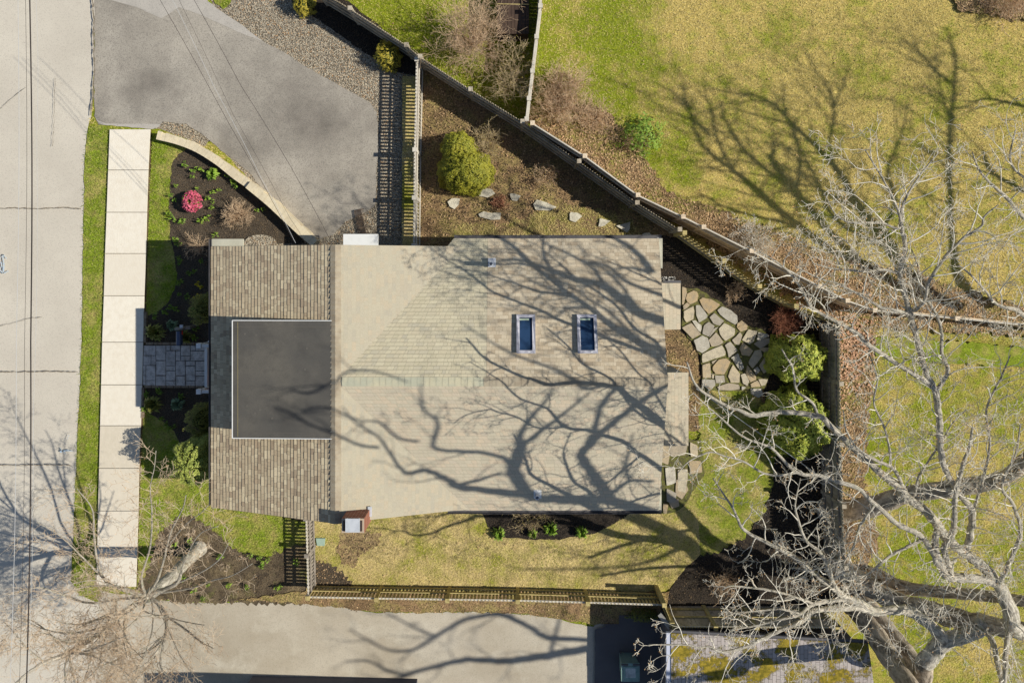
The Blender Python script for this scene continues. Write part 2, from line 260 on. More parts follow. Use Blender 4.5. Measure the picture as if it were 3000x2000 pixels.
# ---------------------------------------------------------------- mesh helpers
class MB:
    def __init__(s): s.v = []; s.f = []; s.uv = []
    def face(s, pts, uv=None):
        i = len(s.v); s.v += [tuple(p) for p in pts]; s.f.append(tuple(range(i, i+len(pts)))); s.uv += list(uv) if uv else [(0, 0)]*len(pts)
    def prism(s, pts, z0, z1):                       # pts counter-clockwise, xy
        n = len(pts); s.face([(p[0], p[1], z1) for p in pts]); s.face([(p[0], p[1], z0) for p in reversed(pts)])
        for i in range(n):
            a, b = pts[i], pts[(i+1) % n]; s.face([(a[0], a[1], z0), (b[0], b[1], z0), (b[0], b[1], z1), (a[0], a[1], z1)])
    def box(s, c, d, rz=0, u=None):                  # centre, size
        hx, hy, hz = d[0]/2, d[1]/2, d[2]/2; cs, sn = math.cos(rz), math.sin(rz)
        q = lambda x, y, z: (c[0]+x*cs-y*sn, c[1]+x*sn+y*cs, c[2]+z)
        p = [q(x*hx, y*hy, z*hz) for z in (-1, 1) for x, y in ((-1,-1),(1,-1),(1,1),(-1,1))]
        for f in ((3,2,1,0),(4,5,6,7),(0,1,5,4),(1,2,6,5),(2,3,7,6),(3,0,4,7)): s.face([p[k] for k in f])
    def beam(s, a, b, w, h):                         # bar from a to b, w wide, h high
        a, b = Vector(a), Vector(b); t = (b-a); L = t.length; t /= L
        sd = t.cross(Vector((0,0,1))); sd = sd.normalized() if sd.length > 1e-4 else Vector((1,0,0)); up = sd.cross(t)
        P8 = [o + sd*x*w/2 + up*y*h/2 for o in (a, b) for x, y in ((-1,-1),(1,-1),(1,1),(-1,1))]
        for f in ((3,2,1,0),(4,5,6,7),(0,1,5,4),(1,2,6,5),(2,3,7,6),(3,0,4,7)): s.face([P8[k] for k in f])
    def tube(s, pts, rad, n=5, cap=True):
        pts = [Vector(p) for p in pts]; N = len(pts); base = len(s.v); L = 0
        t0 = (pts[1]-pts[0]).normalized(); a = t0.cross(Vector((0,0,1)))
        if a.length < .05: a = t0.cross(Vector((1,0,0)))
        a.normalize(); Ls = []
        for i, p in enumerate(pts):
            t = (pts[min(i+1, N-1)]-pts[max(i-1, 0)]).normalized(); a = (a - t*a.dot(t)).normalized(); b = t.cross(a)
            if i: L += (p-pts[i-1]).length
            Ls.append(L)
            for k in range(n):
                th = 2*math.pi*k/n; q = p + (a*math.cos(th)+b*math.sin(th))*rad[i]; s.v.append((q.x, q.y, q.z))
        for i in range(N-1):
            for k in range(n):
                k2 = (k+1) % n; s.f.append((base+i*n+k, base+i*n+k2, base+(i+1)*n+k2, base+(i+1)*n+k))
                s.uv += [(k/n, Ls[i]), ((k+1)/n, Ls[i]), ((k+1)/n, Ls[i+1]), (k/n, Ls[i+1])]
        if cap and n > 3:
            s.f.append(tuple(base+(N-1)*n+k for k in range(n))); s.uv += [(0, 0)]*n
    def build(s, name, m, parent=None, smooth=False, tone=None):
        me = bpy.data.meshes.new(name); me.from_pydata(s.v, [], s.f)
        uvl = me.uv_layers.new(name='uv'); uvl.data.foreach_set('uv', np.array(s.uv, dtype=np.float32).ravel())
        if tone is not None:
            at = me.attributes.new('tone', 'FLOAT', 'FACE'); at.data.foreach_set('value', np.array(tone, dtype=np.float32))
        me.materials.append(m)
        if smooth: me.polygons.foreach_set('use_smooth', [True]*len(me.polygons))
        me.update(); return link(name, me, parent)
def link(name, me, parent=None):
    o = bpy.data.objects.new(name, me); COL.objects.link(o)
    if parent is not None:
        o.parent = parent; o.matrix_parent_inverse = parent.matrix_basis.inverted() if False else parent.matrix_basis.inverted()
    return o
def tag(o, label=None, cat=None, group=None, kind=None):
    for k, v in (('label', label), ('category', cat), ('group', group), ('kind', kind)):
        if v: o[k] = v
    return o
def thing(name, label, cat, loc=(0,0,0), group=None):
    o = bpy.data.objects.new(name, None); COL.objects.link(o); o.location = loc; o.empty_display_size = .2
    return tag(o, label, cat, group)
def arr_mesh(name, V, Fq, m, parent=None):            # fast mesh from numpy arrays, all faces of one size
    me = bpy.data.meshes.new(name); nv, nf, k = len(V), len(Fq), Fq.shape[1]
    me.vertices.add(nv); me.vertices.foreach_set('co', V.astype(np.float32).ravel())
    me.loops.add(nf*k); me.loops.foreach_set('vertex_index', Fq.astype(np.int32).ravel())
    me.polygons.add(nf); me.polygons.foreach_set('loop_start', np.arange(0, nf*k, k, dtype=np.int32)); me.polygons.foreach_set('loop_total', np.full(nf, k, dtype=np.int32))
    me.materials.append(m); me.update(calc_edges=True); me.validate(); return link(name, me, parent)
def smooth_line(pts, n=6):                            # Catmull-Rom through tuples of any length
    p = [np.array(q, float) for q in pts]; p = [2*p[0]-p[1]] + p + [2*p[-1]-p[-2]]; out = []
    for i in range(1, len(p)-2):
        for k in range(n):
            t = k/n; out.append(.5*((2*p[i]) + (p[i+1]-p[i-1])*t + (2*p[i-1]-5*p[i]+4*p[i+1]-p[i+2])*t*t + (3*p[i]-p[i-1]-3*p[i+1]+p[i+2])*t**3))
    out.append(p[-2]); return out
# ---------------------------------------------------------------- the ground sheets
SURF = []                                             # (key, polygon in photo pixels) in stacking order
LEVEL = [0.0]
def jitter(pts, step=18, amp=2.2, seed=1):
    r = random.Random(seed); out = []
    for i in range(len(pts)):
        a, b = pts[i], pts[(i+1) % len(pts)]; L = math.hypot(b[0]-a[0], b[1]-a[1]); n = max(1, int(min(L, 3000)/step))
        nx, ny = (b[1]-a[1])/(L+1e-6), -(b[0]-a[0])/(L+1e-6)
        for k in range(n):
            t = k/n; j = r.uniform(-amp, amp) if k else r.uniform(-amp, amp)*.4
            out.append((a[0]+(b[0]-a[0])*t+nx*j, a[1]+(b[1]-a[1])*t+ny*j))
    return out
def sheet(name, key, pts, m, amp=2.2, step=14, smooth=0):
    if smooth: pts = [tuple(q) for q in smooth_line(list(pts)+[pts[0]], smooth)][:-1]
    LEVEL[0] += .004; z = LEVEL[0]
    q = jitter(pts, step, amp, len(SURF)+3) if amp else pts
    me = bpy.data.meshes.new(name); bm = bmesh.new(); vs = [bm.verts.new(P(x, y)*1.0 + Vector((0,0,z))) for x, y in q]
    for i, v in enumerate(vs): v.co = Vector((v.co.x, v.co.y, z))
    es = [bm.edges.new((vs[i], vs[(i+1) % len(vs)])) for i in range(len(vs))]
    bmesh.ops.triangle_fill(bm, use_beauty=True, use_dissolve=False, edges=es)
    for f in bm.faces:
        if f.normal.z < 0: f.normal_flip()
    bm.to_mesh(me); bm.free(); me.materials.append(m); o = link(name, me); tag(o, kind='structure')
    SURF.append((key, np.array(pts, float))); return o
M['dirt'] = mat('thin_turf_soil', C(168,144,106), [(2,C(136,114,80),.42,.64,.8,6),(9,C(178,160,104),.48,.62,.7,6),(20,C(96,80,58),.48,.64,.6,5)], [(24,.6)], bdist=.03)
M['lawn_back'] = lawn_mat('back_lawn_turf', C(206,186,124), C(178,160,96), C(150,154,58), C(116,132,38), gl=.42, gscale=1.1)
g = MB(); g.face([(-300,-300,0),(300,-300,0),(300,300,0),(-300,300,0)]); tag(g.build('ground', M['lawn']), kind='structure')
sheet('gravel_yard', 'gravel', [(600,-60),(850,-60),(1235,215),(1232,730),(700,730),(760,560),(560,340),(450,350),(450,375),(500,390),(600,430),(640,380),(640,60)], M['gravel'], 3)
sheet('mulch_strip', 'black', [(810,-60),(935,-60),(1245,180),(1232,225),(1160,212),(1060,150),(960,78),(860,10)], M['mulch_black'], 3)
sheet('road', 'road', [(-3500,-2500),(275,-2500),(278,0),(276,200),(268,340),(257,378),(248,470),(245,680),(240,1000),(232,1180),(222,1400),(216,1560),(208,1700),(240,1742),(300,1770),(300,4500),(-3500,4500)], M['road'], 1.6)
sheet('neighbor_driveway', 'drive2', [(290,1730),(420,1745),(560,1757),(700,1756),(900,1768),(1000,1777),(1100,1793),(1250,1792),(1400,1792),(1560,1800),(1640,1812),(1720,1832),(1740,1834),(1742,1822),(1768,1822),(1810,1795),(1960,1795),(1960,4500),(290,4500)], M['drive2'], 2.5)
sheet('driveway', 'drive', [(277,-900),(277,0),(278,340),(290,366),(447,377),(468,372),(478,357),(545,363),(600,400),(660,450),(730,505),(800,590),(860,650),(920,706),(975,690),(1010,650),(1070,622),(1100,600),(1108,420),(1105,330),(1085,300),(1000,255),(930,215),(850,165),(770,120),(700,68),(650,35),(610,5),(590,-60),(560,-900)], M['drive'], 2)
sheet('driveway_apron', 'apron', [(330,-900),(322,0),(400,22),(475,55),(500,40),(525,22),(590,45),(700,95),(770,122),(700,68),(650,35),(610,5),(590,-60),(560,-900)], M['apron'], 1)
sheet('driveway_apron', 'apron', [(282,352),(300,366),(447,379),(467,373),(470,364),(380,364),(310,362)], M['apron'], 1)
sheet('grass_patch', 'lawn_green', [(600,-60),(685,-60),(678,8),(655,28),(632,12)], M['lawn_green'], 3)
sheet('verge', 'lawn_green', [(262,375),(300,368),(332,380),(326,520),(320,640),(312,800),(305,1000),(300,1200),(297,1400),(294,1560),(290,1712),(300,1745),(235,1742),(212,1700),(218,1560),(224,1400),(234,1180),(242,1000),(247,680),(250,470),(256,400)], M['lawn_green'], 3)
sheet('front_lawn', 'lawn_green', [(446,404),(480,404),(530,420),(548,437),(520,455),(600,700),(640,700),(1060,1420),(1060,1560),(905,1760),(720,1762),(560,1762),(404,1750),(404,1712),(408,1560),(414,1350),(422,1200),(424,1000),(430,760),(436,600),(444,500)], M['lawn_green'], 2)
sheet('front_bed', 'mulch', [(548,437),(524,452),(507,478),(500,540),(497,620),(498,690),(512,745),(520,800),(512,850),(492,890),(465,912),(440,922),(431,925),(428,1010),(427,1190),(440,1212),(478,1232),(512,1262),(532,1300),(560,1335),(640,1340),(760,1340),(760,715),(925,712),(880,660),(800,585),(700,510),(620,460)], M['mulch'], 3, 10)
sheet('tree_bed', 'mulch', [(404,1715),(440,1660),(452,1600),(470,1555),(510,1520),(555,1508),(600,1530),(640,1560),(700,1612),(780,1630),(850,1600),(905,1590),(905,1765),(720,1765),(560,1766),(420,1752)], M['mulch_mix'], 9, 8)
sheet('foundation_bed', 'mulch', [(690,1470),(930,1470),(960,1530),(880,1525),(800,1502),(720,1488)], M['mulch'], 3)
sheet('sidewalk_joint', 'walk', [(327,379),(446,382),(441,560),(434,760),(424,1150),(414,1400),(408,1560),(404,1714),(289,1714),(293,1560),(297,1368),(304,1000),(314,740),(322,560)], M['joint'], 0)
# the side yard behind the house
sheet('side_yard', 'soil', [(1222,180),(1246,178),(1340,250),(1480,345),(1640,455),(1800,560),(1960,660),(2100,762),(2250,870),(2380,945),(2440,960),(2440,1180),(2000,1180),(1940,1080),(1900,700),(1220,730)], M['soil'], 3)
sheet('moss_patch', 'lawn_tan', [(1320,690),(1360,650),(1450,665),(1560,630),(1640,600),(1760,615),(1850,640),(1880,700),(1700,720),(1330,720)], M['mossy'], 12, 9)
sheet('back_bed', 'black', [(1930,690),(2010,700),(2120,780),(2260,880),(2380,950),(2440,965),(2440,1180),(2440,1790),(1960,1790),(1950,1745),(1975,1700),(2010,1650),(2050,1620),(2140,1595),(2190,1560),(2230,1500),(2260,1420),(2270,1330),(2230,1260),(2240,1180),(2230,1130),(1925,1130)], M['mulch_black'], 4)
sheet('back_lawn', 'lawn_green', [(2045,1140),(2110,1125),(2200,1140),(2236,1180),(2232,1260),(2266,1330),(2262,1420),(2230,1505),(2185,1562),(2130,1600),(2060,1625),(2000,1640),(1940,1600),(1925,1540),(1950,1420),(2020,1380),(2050,1300),(2040,1220)], M['lawn_back'], 10, 10)
sheet('leafy_border', 'soil', [(1930,960),(1985,960),(2045,1030),(2050,1130),(2045,1260),(2010,1260),(1950,1100),(1930,1080)], M['soil'], 3)
sheet('rear_lawn', 'lawn_tan', [(900,1500),(1060,1460),(1950,1450),(2040,1500),(2050,1620),(2010,1655),(1975,1700),(1948,1728),(900,1728)], M['lawn_tan'], 3)
sheet('bare_soil', 'soil', [(1000,1560),(1050,1545),(1120,1560),(1110,1590),(1060,1620),(1040,1660),(1000,1650),(985,1610)], M['dirt'], 7, 7)
sheet('corner_bed', 'soil', [(905,1640),(950,1640),(1010,1680),(1045,1722),(1040,1728),(905,1728)], M['mulch'], 9, 6)
sheet('rear_bed', 'black', [(1390,1450),(1860,1450),(1850,1500),(1800,1530),(1740,1560),(1640,1577),(1540,1578),(1470,1568),(1430,1540)], M['mulch_black'], 3)
sheet('fence_strip', 'soil', [(700,1752),(900,1728),(1960,1728),(1950,1795),(1812,1795),(1812,1822),(1740,1826),(1640,1808),(1560,1797),(1400,1789),(1250,1789),(1100,1790),(1000,1775),(900,1766)], M['soil'], 4)
sheet('leaf_strip', 'litter', [(1546,350),(1600,330),(1700,310),(1780,330),(1840,400),(1900,480),(1950,560),(2040,590),(2140,630),(2230,660),(2330,700),(2420,740),(2520,770),(2650,790),(2820,850),(3000,900),(3200,930),(3200,1010),(3000,985),(2800,975),(2650,965),(2560,960),(2560,1100),(2545,1180),(2530,1400),(2550,1500),(2570,1600),(2500,1700),(2440,1790),(2440,940),(2330,880),(2200,800),(2000,665),(1860,575),(1700,470),(1560,375)], M['litter'], 11, 9)
sheet('moss_strip', 'lawn_green', [(2560,985),(2650,985),(2800,1000),(3000,1015),(3200,1030),(3200,1075),(2900,1070),(2700,1060),(2560,1040)], M['lawn_green'], 6)
sheet('brush_strip', 'litter', [(2780,-60),(3100,-60),(3100,60),(2960,62),(2880,45),(2800,30)], M['litter'], 8)
sheet('fence_foot_strip', 'lawn_tan', [(1180,225),(1232,225),(1232,730),(1180,730)], M['lawn_tan'], 2)
sheet('shed_shadow_sheet', 'drive2', [(1742,1838),(1772,1830),(1772,1822),(1812,1822),(1812,1797),(1960,1797),(1960,4000),(1742,4000)], M['shadow_asphalt'], 1)  # dark sheet that paints the shed's cast shadow onto the driveway
# sidewalk slabs
ys = [381,500,623,743,866,1001,1125,1244,1368,1492,1601,1713]
def wl(y): return np.interp(y, [380,623,743,866,1001,1125,1244,1368,1492,1713], [328,319,314.5,311,306,303,300,297,294,289.5])
def wr(y): return np.interp(y, [380,500,623,743,866,1001,1125,1244,1368,1492,1713], [446,440,436,433,428,425,422,418,413,411,404])
s = MB(); LEVEL[0] += .004; tone = []
for a, b, tn in zip(ys[:-1], ys[1:], (.05,.12,.08,.3,.0,.1,.15,.85,.7,.5,.25)):
    tone += [tn]*6; a += .8; b -= .8; q = [P(wl(b), b), P(wr(b), b), P(wr(a), a), P(wl(a), a)]; s.prism(q, LEVEL[0], LEVEL[0]+.03)
M['walk'] = stone_mat('sidewalk_slabs', [C(240,231,214),C(226,215,196),C(208,196,174)], C(226,214,194), .22, C(206,194,174))
tag(s.build('sidewalk', M['walk'], tone=tone), kind='structure'); TOP = LEVEL[0]+.035
# entrance walk: pavers laid in a mixed pattern (x, y, w, h measured off the zoomed plan)
S5 = 5.225
pv = [(40,683,222,830),(36,838,150,980),(156,838,222,980),(32,988,72,1132),(30,1140,70,1284),(78,988,220,1210),(76,1216,220,1286),(230,683,374,905),(230,916,374,1132),(228,1144,374,1290),(382,683,448,754),(456,683,598,754),(382,764,522,984),(382,992,522,1060),(382,1068,522,1212),(382,1220,522,1292),(530,764,598,908),(606,683,746,834),(606,842,746,910),(530,916,670,1136),(530,1146,670,1292),(680,918,820,988),(680,996,820,1212),(680,1220,820,1292),(754,683,822,760),(830,683,1000,760),(754,768,1000,912),(830,920,1000,1064),(830,1072,1000,1140),(830,1148,1000,1294)]
s = MB(); tone = []; rr = random.Random(3)
for x0, y0, x1, y1 in pv:
    q = [P(420+x0/S5+.2, 880+y1/S5-.2), P(420+x1/S5-.2, 880+y1/S5-.2), P(420+x1/S5-.2, 880+y0/S5+.2), P(420+x0/S5+.2, 880+y0/S5+.2)]
    s.prism(q, .05, TOP+.02+rr.uniform(0,.004)); tone += [rr.random()]*6
tag(s.build('entrance_walk', M['paver'], tone=tone), kind='structure')
s = MB(); rr = random.Random(5)
def bricks(x0, y0, x1, y1, n, w):
    a, b = P(x0, y0, 0), P(x1, y1, 0)
    for k in range(n):
        p, q = a.lerp(b, (k+.04)/n), a.lerp(b, (k+.96)/n); p.z = q.z = .1 + rr.uniform(0,.012); s.beam(p, q, w, .12)
bricks(433,1005,600,1005,7,.10); bricks(429,1130,600,1130,8,.10); bricks(431,912,430,1003,4,.10); bricks(425,1133,422,1222,5,.09)
tag(s.build('edging_bricks', M['edging']), kind='structure')
# concrete end strip by the driveway
# flagstone patio
SP = 3.136
fs = ["455,435 495,450 500,490 470,600 455,600","488,545 500,500 560,472 590,480 606,520 595,570 530,600 500,575","465,610 500,580 528,600 500,635 470,650","612,555 640,535 720,550 805,600 770,640 700,690 650,640","775,650 820,615 900,650 960,700 965,760 940,785 860,740 800,690","470,660 560,612 570,660 560,735 495,765 470,720","580,605 620,605 690,700 680,725 610,768 585,700","705,715 750,675 840,750 800,795 740,775","545,745 575,742 635,790 625,855 590,820","450,810 540,765 630,870 550,915","640,870 655,790 700,755 755,795 700,895","790,800 700,905 735,825","790,820 840,765 940,820 935,880 850,935 800,870","960,770 1000,745 1055,790 1050,830 990,850 955,810","560,925 640,880 690,900 712,990 640,1045 590,1020","695,925 765,850 835,945 790,975 725,985","910,925 985,850 1005,885 975,970 935,960","1000,925 1060,825 1145,840 1110,940 1070,965","1135,925 1150,850 1240,870 1250,890 1160,925","845,970 895,935 965,1020 880,1088 870,1030","635,1085 640,1050 820,968 855,1030 850,1065 640,1135","1110,960 1160,920 1255,905 1255,950 1170,1005","980,1000 1010,945 1105,1020 1070,1072 1000,1060","1160,1010 1200,990 1290,1000 1290,1060 1230,1050","900,1085 965,1040 1000,1120 1020,1180 985,1205 935,1130","1065,1120 1120,1020 1175,1010 1190,1070 1100,1185 1070,1150","735,1165 790,1100 860,1090 900,1120 840,1240 760,1235 735,1200","640,1150 710,1130 722,1270 645,1270","725,1120 780,1095 735,1145","1160,1160 1210,1080 1260,1090 1270,1190 1200,1230","875,1255 920,1145 985,1230 980,1315 900,1315","1105,1195 1145,1165 1170,1200 1130,1240","730,1240 748,1240 745,1275 730,1272","755,1245 840,1245 848,1310 765,1318","990,1240 1030,1225 1070,1300 1050,1345 1010,1320","1035,1220 1050,1150 1130,1250 1130,1290 1080,1310","640,1280 755,1285 760,1340 700,1385 640,1330","775,1350 880,1315 975,1330 985,1370 900,1385 790,1380","1080,1325 1145,1290 1175,1350 1085,1355","1150,1280 1240,1280 1215,1335 1180,1345","1000,1345 1040,1355 1000,1385","1080,1365 1180,1365 1195,1430 1150,1450 1090,1420"]
fs2 = [(1930,1300,1950,1290,1965,1310,1955,1360,1932,1350),(1955,1290,2000,1285,2012,1300,2005,1330,1960,1335),(1945,1365,1975,1362,1978,1410,1950,1420),(1982,1370,2012,1368,2012,1400,2005,1440,1982,1435),(2018,1290,2040,1300,2042,1335,2020,1335),(1950,1425,1980,1440,1975,1470,1950,1465),(1978,1398,2005,1405,2015,1430,1995,1460,1975,1445),(1955,1465,1985,1455,1988,1478,1965,1485),(2015,1345,2050,1345,2055,1380,2018,1385),(1940,1470,1955,1472,1950,1500,1940,1498)]
base = MB(); tone = []; rr = random.Random(11)
def stone(mb, pts, z0, z1, shrink=.93, rnd=random.Random(4)):
    w_ = [P(x, y) for x, y in pts]; c = sum(w_, Vector())/len(w_); w_ = [c+(q-c)*shrink for q in w_]
    ar = sum(w_[i].x*w_[(i+1)%len(w_)].y-w_[(i+1)%len(w_)].x*w_[i].y for i in range(len(w_)))
    if ar < 0: w_.reverse()
    out = []
    for i in range(len(w_)):                             # worn corners, wavering edges
        a, b, c2 = w_[i-1], w_[i], w_[(i+1) % len(w_)]
        out += [b.lerp(a, .13), b.lerp((a+c2)/2, .03), b.lerp(c2, .13), b.lerp(c2, .5)+Vector((rnd.uniform(-.012,.012), rnd.uniform(-.012,.012), 0))]
    mb.prism(out, z0, z1); return len(out)+2
for t in fs:
    pts = [(1850+float(a.split(',')[0])/SP, 700+float(a.split(',')[1])/SP) for a in t.split()]
    n = stone(base, pts, .06, TOP+.015+rr.uniform(0,.015), .975); tone += [rr.random()]*n
for t in fs2:
    n = stone(base, list(zip(t[::2], t[1::2])), .06, TOP+.015+rr.uniform(0,.015), .95); tone += [rr.random()]*n
sheet('patio_base', 'patio', [(1994,840),(2040,845),(2110,885),(2160,940),(2230,965),(2265,1010),(2265,1080),(2235,1140),(2060,1145),(2050,1040),(1994,960)], mat('mossy_joint_sand', C(104,100,60), [(6,C(80,74,56),.42,.6,.8),(20,C(128,136,50),.5,.64,.7)], [(24,.5)]), 4)
sheet('patio_base', 'patio', [(1925,1285),(2050,1285),(2060,1390),(2000,1480),(1960,1500),(1930,1500)], bpy.data.materials['mossy_joint_sand'], 4)
tag(base.build('patio', M['flag'], tone=tone), kind='structure')
# pinned curb pieces beside bed
# stepping stones: each one a thing
sp = [((1312,592,1325,582,1348,583,1345,600,1332,614,1318,606),'small angular pale stepping stone nearest the picket fence'),((1399,562,1412,553,1440,555,1451,568,1430,580,1405,576),'oval stepping stone touching the big conifer bush'),((1402,628,1418,620,1440,625,1468,624,1466,644,1440,645,1406,636),'long low stepping stone nearest the rear roof edge'),((1493,570,1505,568,1526,575,1515,590,1500,588),'smallest mossy round stepping stone'),((1562,600,1572,586,1600,594,1631,608,1610,618,1570,617),'largest stepping stone, a long pale wedge'),((1668,628,1672,622,1690,624,1705,634,1685,652,1668,646),'rounded stepping stone right of the long wedge one'),((1752,664,1756,640,1787,648,1770,662,1758,665),'small wedge stepping stone second from the diagonal fence'),((1803,662,1830,655,1845,650,1843,672,1835,682),'triangular stepping stone nearest the diagonal fence'),((1878,695,1882,684,1900,682,1910,694,1905,700),'half hidden stepping stone at the rear roof corner')]
for t, lb in sp:
    m_ = MB(); stone(m_, list(zip(t[::2], t[1::2])), .05, .15, 1.0); tag(m_.build('stepping_stone', M['step']), lb, 'stepping stone', 'stepping stones in the side yard')
# road cracks and utility paint
def stripe(mb, pts, wd, z, seed=1, wob=1.5):
    r = random.Random(seed); q = []
    for i in range(len(pts)-1):
        a, b = pts[i], pts[i+1]; n = max(1, int(math.hypot(b[0]-a[0], b[1]-a[1])/8))
        for k in range(n): q.append((a[0]+(b[0]-a[0])*k/n+r.uniform(-wob,wob), a[1]+(b[1]-a[1])*k/n+r.uniform(-wob,wob)))
    q.append(pts[-1])
    for i in range(len(q)-1):
        a, b = P(*q[i]), P(*q[i+1]); t = (b-a).normalized(); n_ = Vector((-t.y, t.x, 0))*wd*.5*r.uniform(.5,1.4)
        a.z = b.z = z; mb.face([a-n_, b-n_, b+n_, a+n_])
cz = LEVEL[0]+.006
s = MB()
for p, wd in (([(0,612),(60,610),(120,613),(200,608),(243,613)],.035),([(0,1088),(90,1087),(180,1086),(236,1088)],.035),([(0,1360),(100,1359),(200,1358),(214,1360)],.035),([(0,330),(30,300),(60,275),(85,258)],.018),([(168,230),(166,300),(164,370),(160,430)],.015),([(0,955),(50,945),(90,932),(130,928)],.018),([(105,1435),(106,1500),(104,1560)],.015),([(105,1433),(215,1431)],.015),([(276,0),(282,60),(279,120),(283,200),(278,280),(272,340)],.05),([(0,200),(2,260)],.01)):
    stripe(s, p, wd, cz, len(s.f)+1)
tag(s.build('road_cracks', M['crack']), kind='structure')
s = MB()
stripe(s, [(16,745),(18,775),(17,800)], .05, cz, 2, .6); stripe(s, [(8,758),(17,745),(27,758)], .04, cz, 3, .6); stripe(s, [(5,790),(18,801),(32,794)], .04, cz, 4, .6)
stripe(s, [(2,772),(12,768),(13,782),(3,786)], .035, cz, 6, .5)
stripe(s, [(182,1320),(200,1316),(220,1318)], .05, cz, 5, 1); stripe(s, [(184,1311),(192,1322),(200,1326)], .04, cz, 7, 1); stripe(s, [(203,1284),(208,1272)], .03, cz, 8, 1)
tag(s.build('road_paint_marks', M['blue_paint']), kind='structure')
# ---------------------------------------------------------------- the house
house = thing('house', 'single storey house with tan shingle gables and a black flat dormer', 'house', (0, 0, 0))
zR, zE, zA = 4.75, 3.2, 3.35
xr = P(983, 1110, zR).x; xw = P(619, 1110, zE).x; xe = 2*xr - xw
yN, yS = P(0, 717, zR).y, P(0, 1533, zR).y
sl_ = (zR - zE)/(xr - xw)
def slope_strips(mb, A, B, Cc, D, rh=.128, th=.012, flat=False):
    """A,B eave ends; D,C ridge ends (A-D, B-C are the rakes).  Courses climb from eave to ridge, each with its own butt edge."""
    A, B, Cc, D = map(Vector, (A, B, Cc, D)); e = (B-A).normalized()
    up = (D-A) - e*(D-A).dot(e); L = up.length; u = up/L; n = e.cross(u).normalized()
    if n.z < 0: n = -n
    N = max(1, round(L/rh)); uvf = lambda p: ((p-A).dot(e), (p-A).dot(u)*N/L*rh)
    if not hasattr(mb, 'tone'): mb.tone = []
    r = random.Random(int(L*1000)+len(mb.f)+7)
    for i in range(N):
        t0, t1 = i/N, (i+1)/N; a, b = A.lerp(D, t0), B.lerp(Cc, t0); c, d = B.lerp(Cc, t1), A.lerp(D, t1)
        W0 = (b-a).length; cuts = [0.0]; s_ = r.uniform(.05, .3)
        while s_ < W0-.06: cuts.append(s_); s_ += r.choice((.11,.14,.18,.22,.28))*r.uniform(.9,1.1)
        cuts.append(W0)
        for u0, u1 in zip(cuts[:-1], cuts[1:]):
            f0, f1 = u0/W0, u1/W0; h = th*r.uniform(.75, 1.25)
            p0, p1, p2, p3 = a.lerp(b, f0)+n*h, a.lerp(b, f1)+n*h, d.lerp(c, f1)+n*.001, d.lerp(c, f0)+n*.001
            q = [p0, p1, p2, p3]; w_ = u1-u0; uv = [(0,0),(w_,0),(w_,rh),(0,rh)]
            if (p1-p0).cross(p3-p0).z < 0: q = [p1, p0, p3, p2]; uv = [(w_,0),(0,0),(0,rh),(w_,rh)]
            mb.face(q, uv); mb.tone.append(r.random())
            mb.face([a.lerp(b, f0)-n*.01, a.lerp(b, f1)-n*.01, p1, p0], [(0,0),(w_,0),(w_,0),(0,0)]); mb.tone.append(0.0)
rf = MB(); slope_strips(rf, (xw, yS, zE), (xw, yN, zE), (xr, yN, zR), (xr, yS, zR), .128, .02)
roof = rf.build('roof', M['sh_west'], house, tone=rf.tone); roof['label'] = 'brown mottled front slope with strong courses'
rf = MB(); slope_strips(rf, (xe, yN, zE), (xe, yS, zE), (xr, yS, zR), (xr, yN, zR), .128, .006)
r2 = rf.build('roof', M['sh_pale'], house, tone=rf.tone); r2['label'] = 'sun bleached pale slope behind the ridge'
xa0, xa1 = P(1330, 0, zA).x, P(1937, 0, zA).x; xa1r = P(1957, 0, zR).x
yaN, yaS, yaR = P(0, 698, zA).y, P(0, 1495, zA).y, P(0, 1118, zR).y
xv = xr + .05
rf = MB(); xm = P(1425,0,zR).x; slope_strips(rf, (xa1r, yaN, zA), (xm, yaN, zA), (xm, yaR, zR-.004), (xa1r, yaR, zR-.004), .128, .006); rg = MB(); slope_strips(rg, (xm-.002, yaN, zA), (xa0, yaN, zA), (xv, yaR, zR-.004), (xm-.002, yaR, zR-.004), .128, .008); rg.build('roof', M['sh_grid'], house, tone=rg.tone)['label'] = 'aged pale shingles with dark joints beside the valley'
r3 = rf.build('roof', M['sh_add_n'], house, tone=rf.tone); r3['label'] = 'rear slope that holds the skylights'
rf = MB(); slope_strips(rf, (xa0-.2, yaS, zA), (xa1r, yaS, zA), (xa1r, yaR, zR-.004), (xv, yaR, zR-.004), .128, .006)
r4 = rf.build('roof', M['sh_add_s'], house, tone=rf.tone); r4['label'] = 'pale rear slope with the branch shadows'
# undersides, eave returns and trim
s = MB()
for (a, b, c, d) in (((xw, yS, zE), (xw, yN, zE), (xr, yN, zR), (xr, yS, zR)), ((xe, yS, zE), (xe, yN, zE), (xr, yN, zR), (xr, yS, zR))):
    s.face([Vector(p)-Vector((0,0,.09)) for p in (a, b, c, d)])
for (a, b) in (((xw, yN, zE), (xr, yN, zR)), ((xr, yN, zR), (xe, yN, zE)), ((xw, yS, zE), (xr, yS, zR)), ((xr, yS, zR), (xe, yS, zE))):
    sgn = 1 if a[1] > -3 else -1
    s.beam(Vector(a)+Vector((0, -sgn*.015, -.09)), Vector(b)+Vector((0, -sgn*.015, -.09)), .02, .15)
s.face([Vector((xa0, yaN, zA-.09)), Vector((xa1r, yaN, zA-.09)), Vector((xa1r, yaR, zR-.09)), Vector((xv+.5, yaR, zR-.09))])
s.face([Vector((xa0, yaS, zA-.09)), Vector((xa1r, yaS, zA-.09)), Vector((xa1r, yaR, zR-.09)), Vector((xv+.5, yaR, zR-.09))])
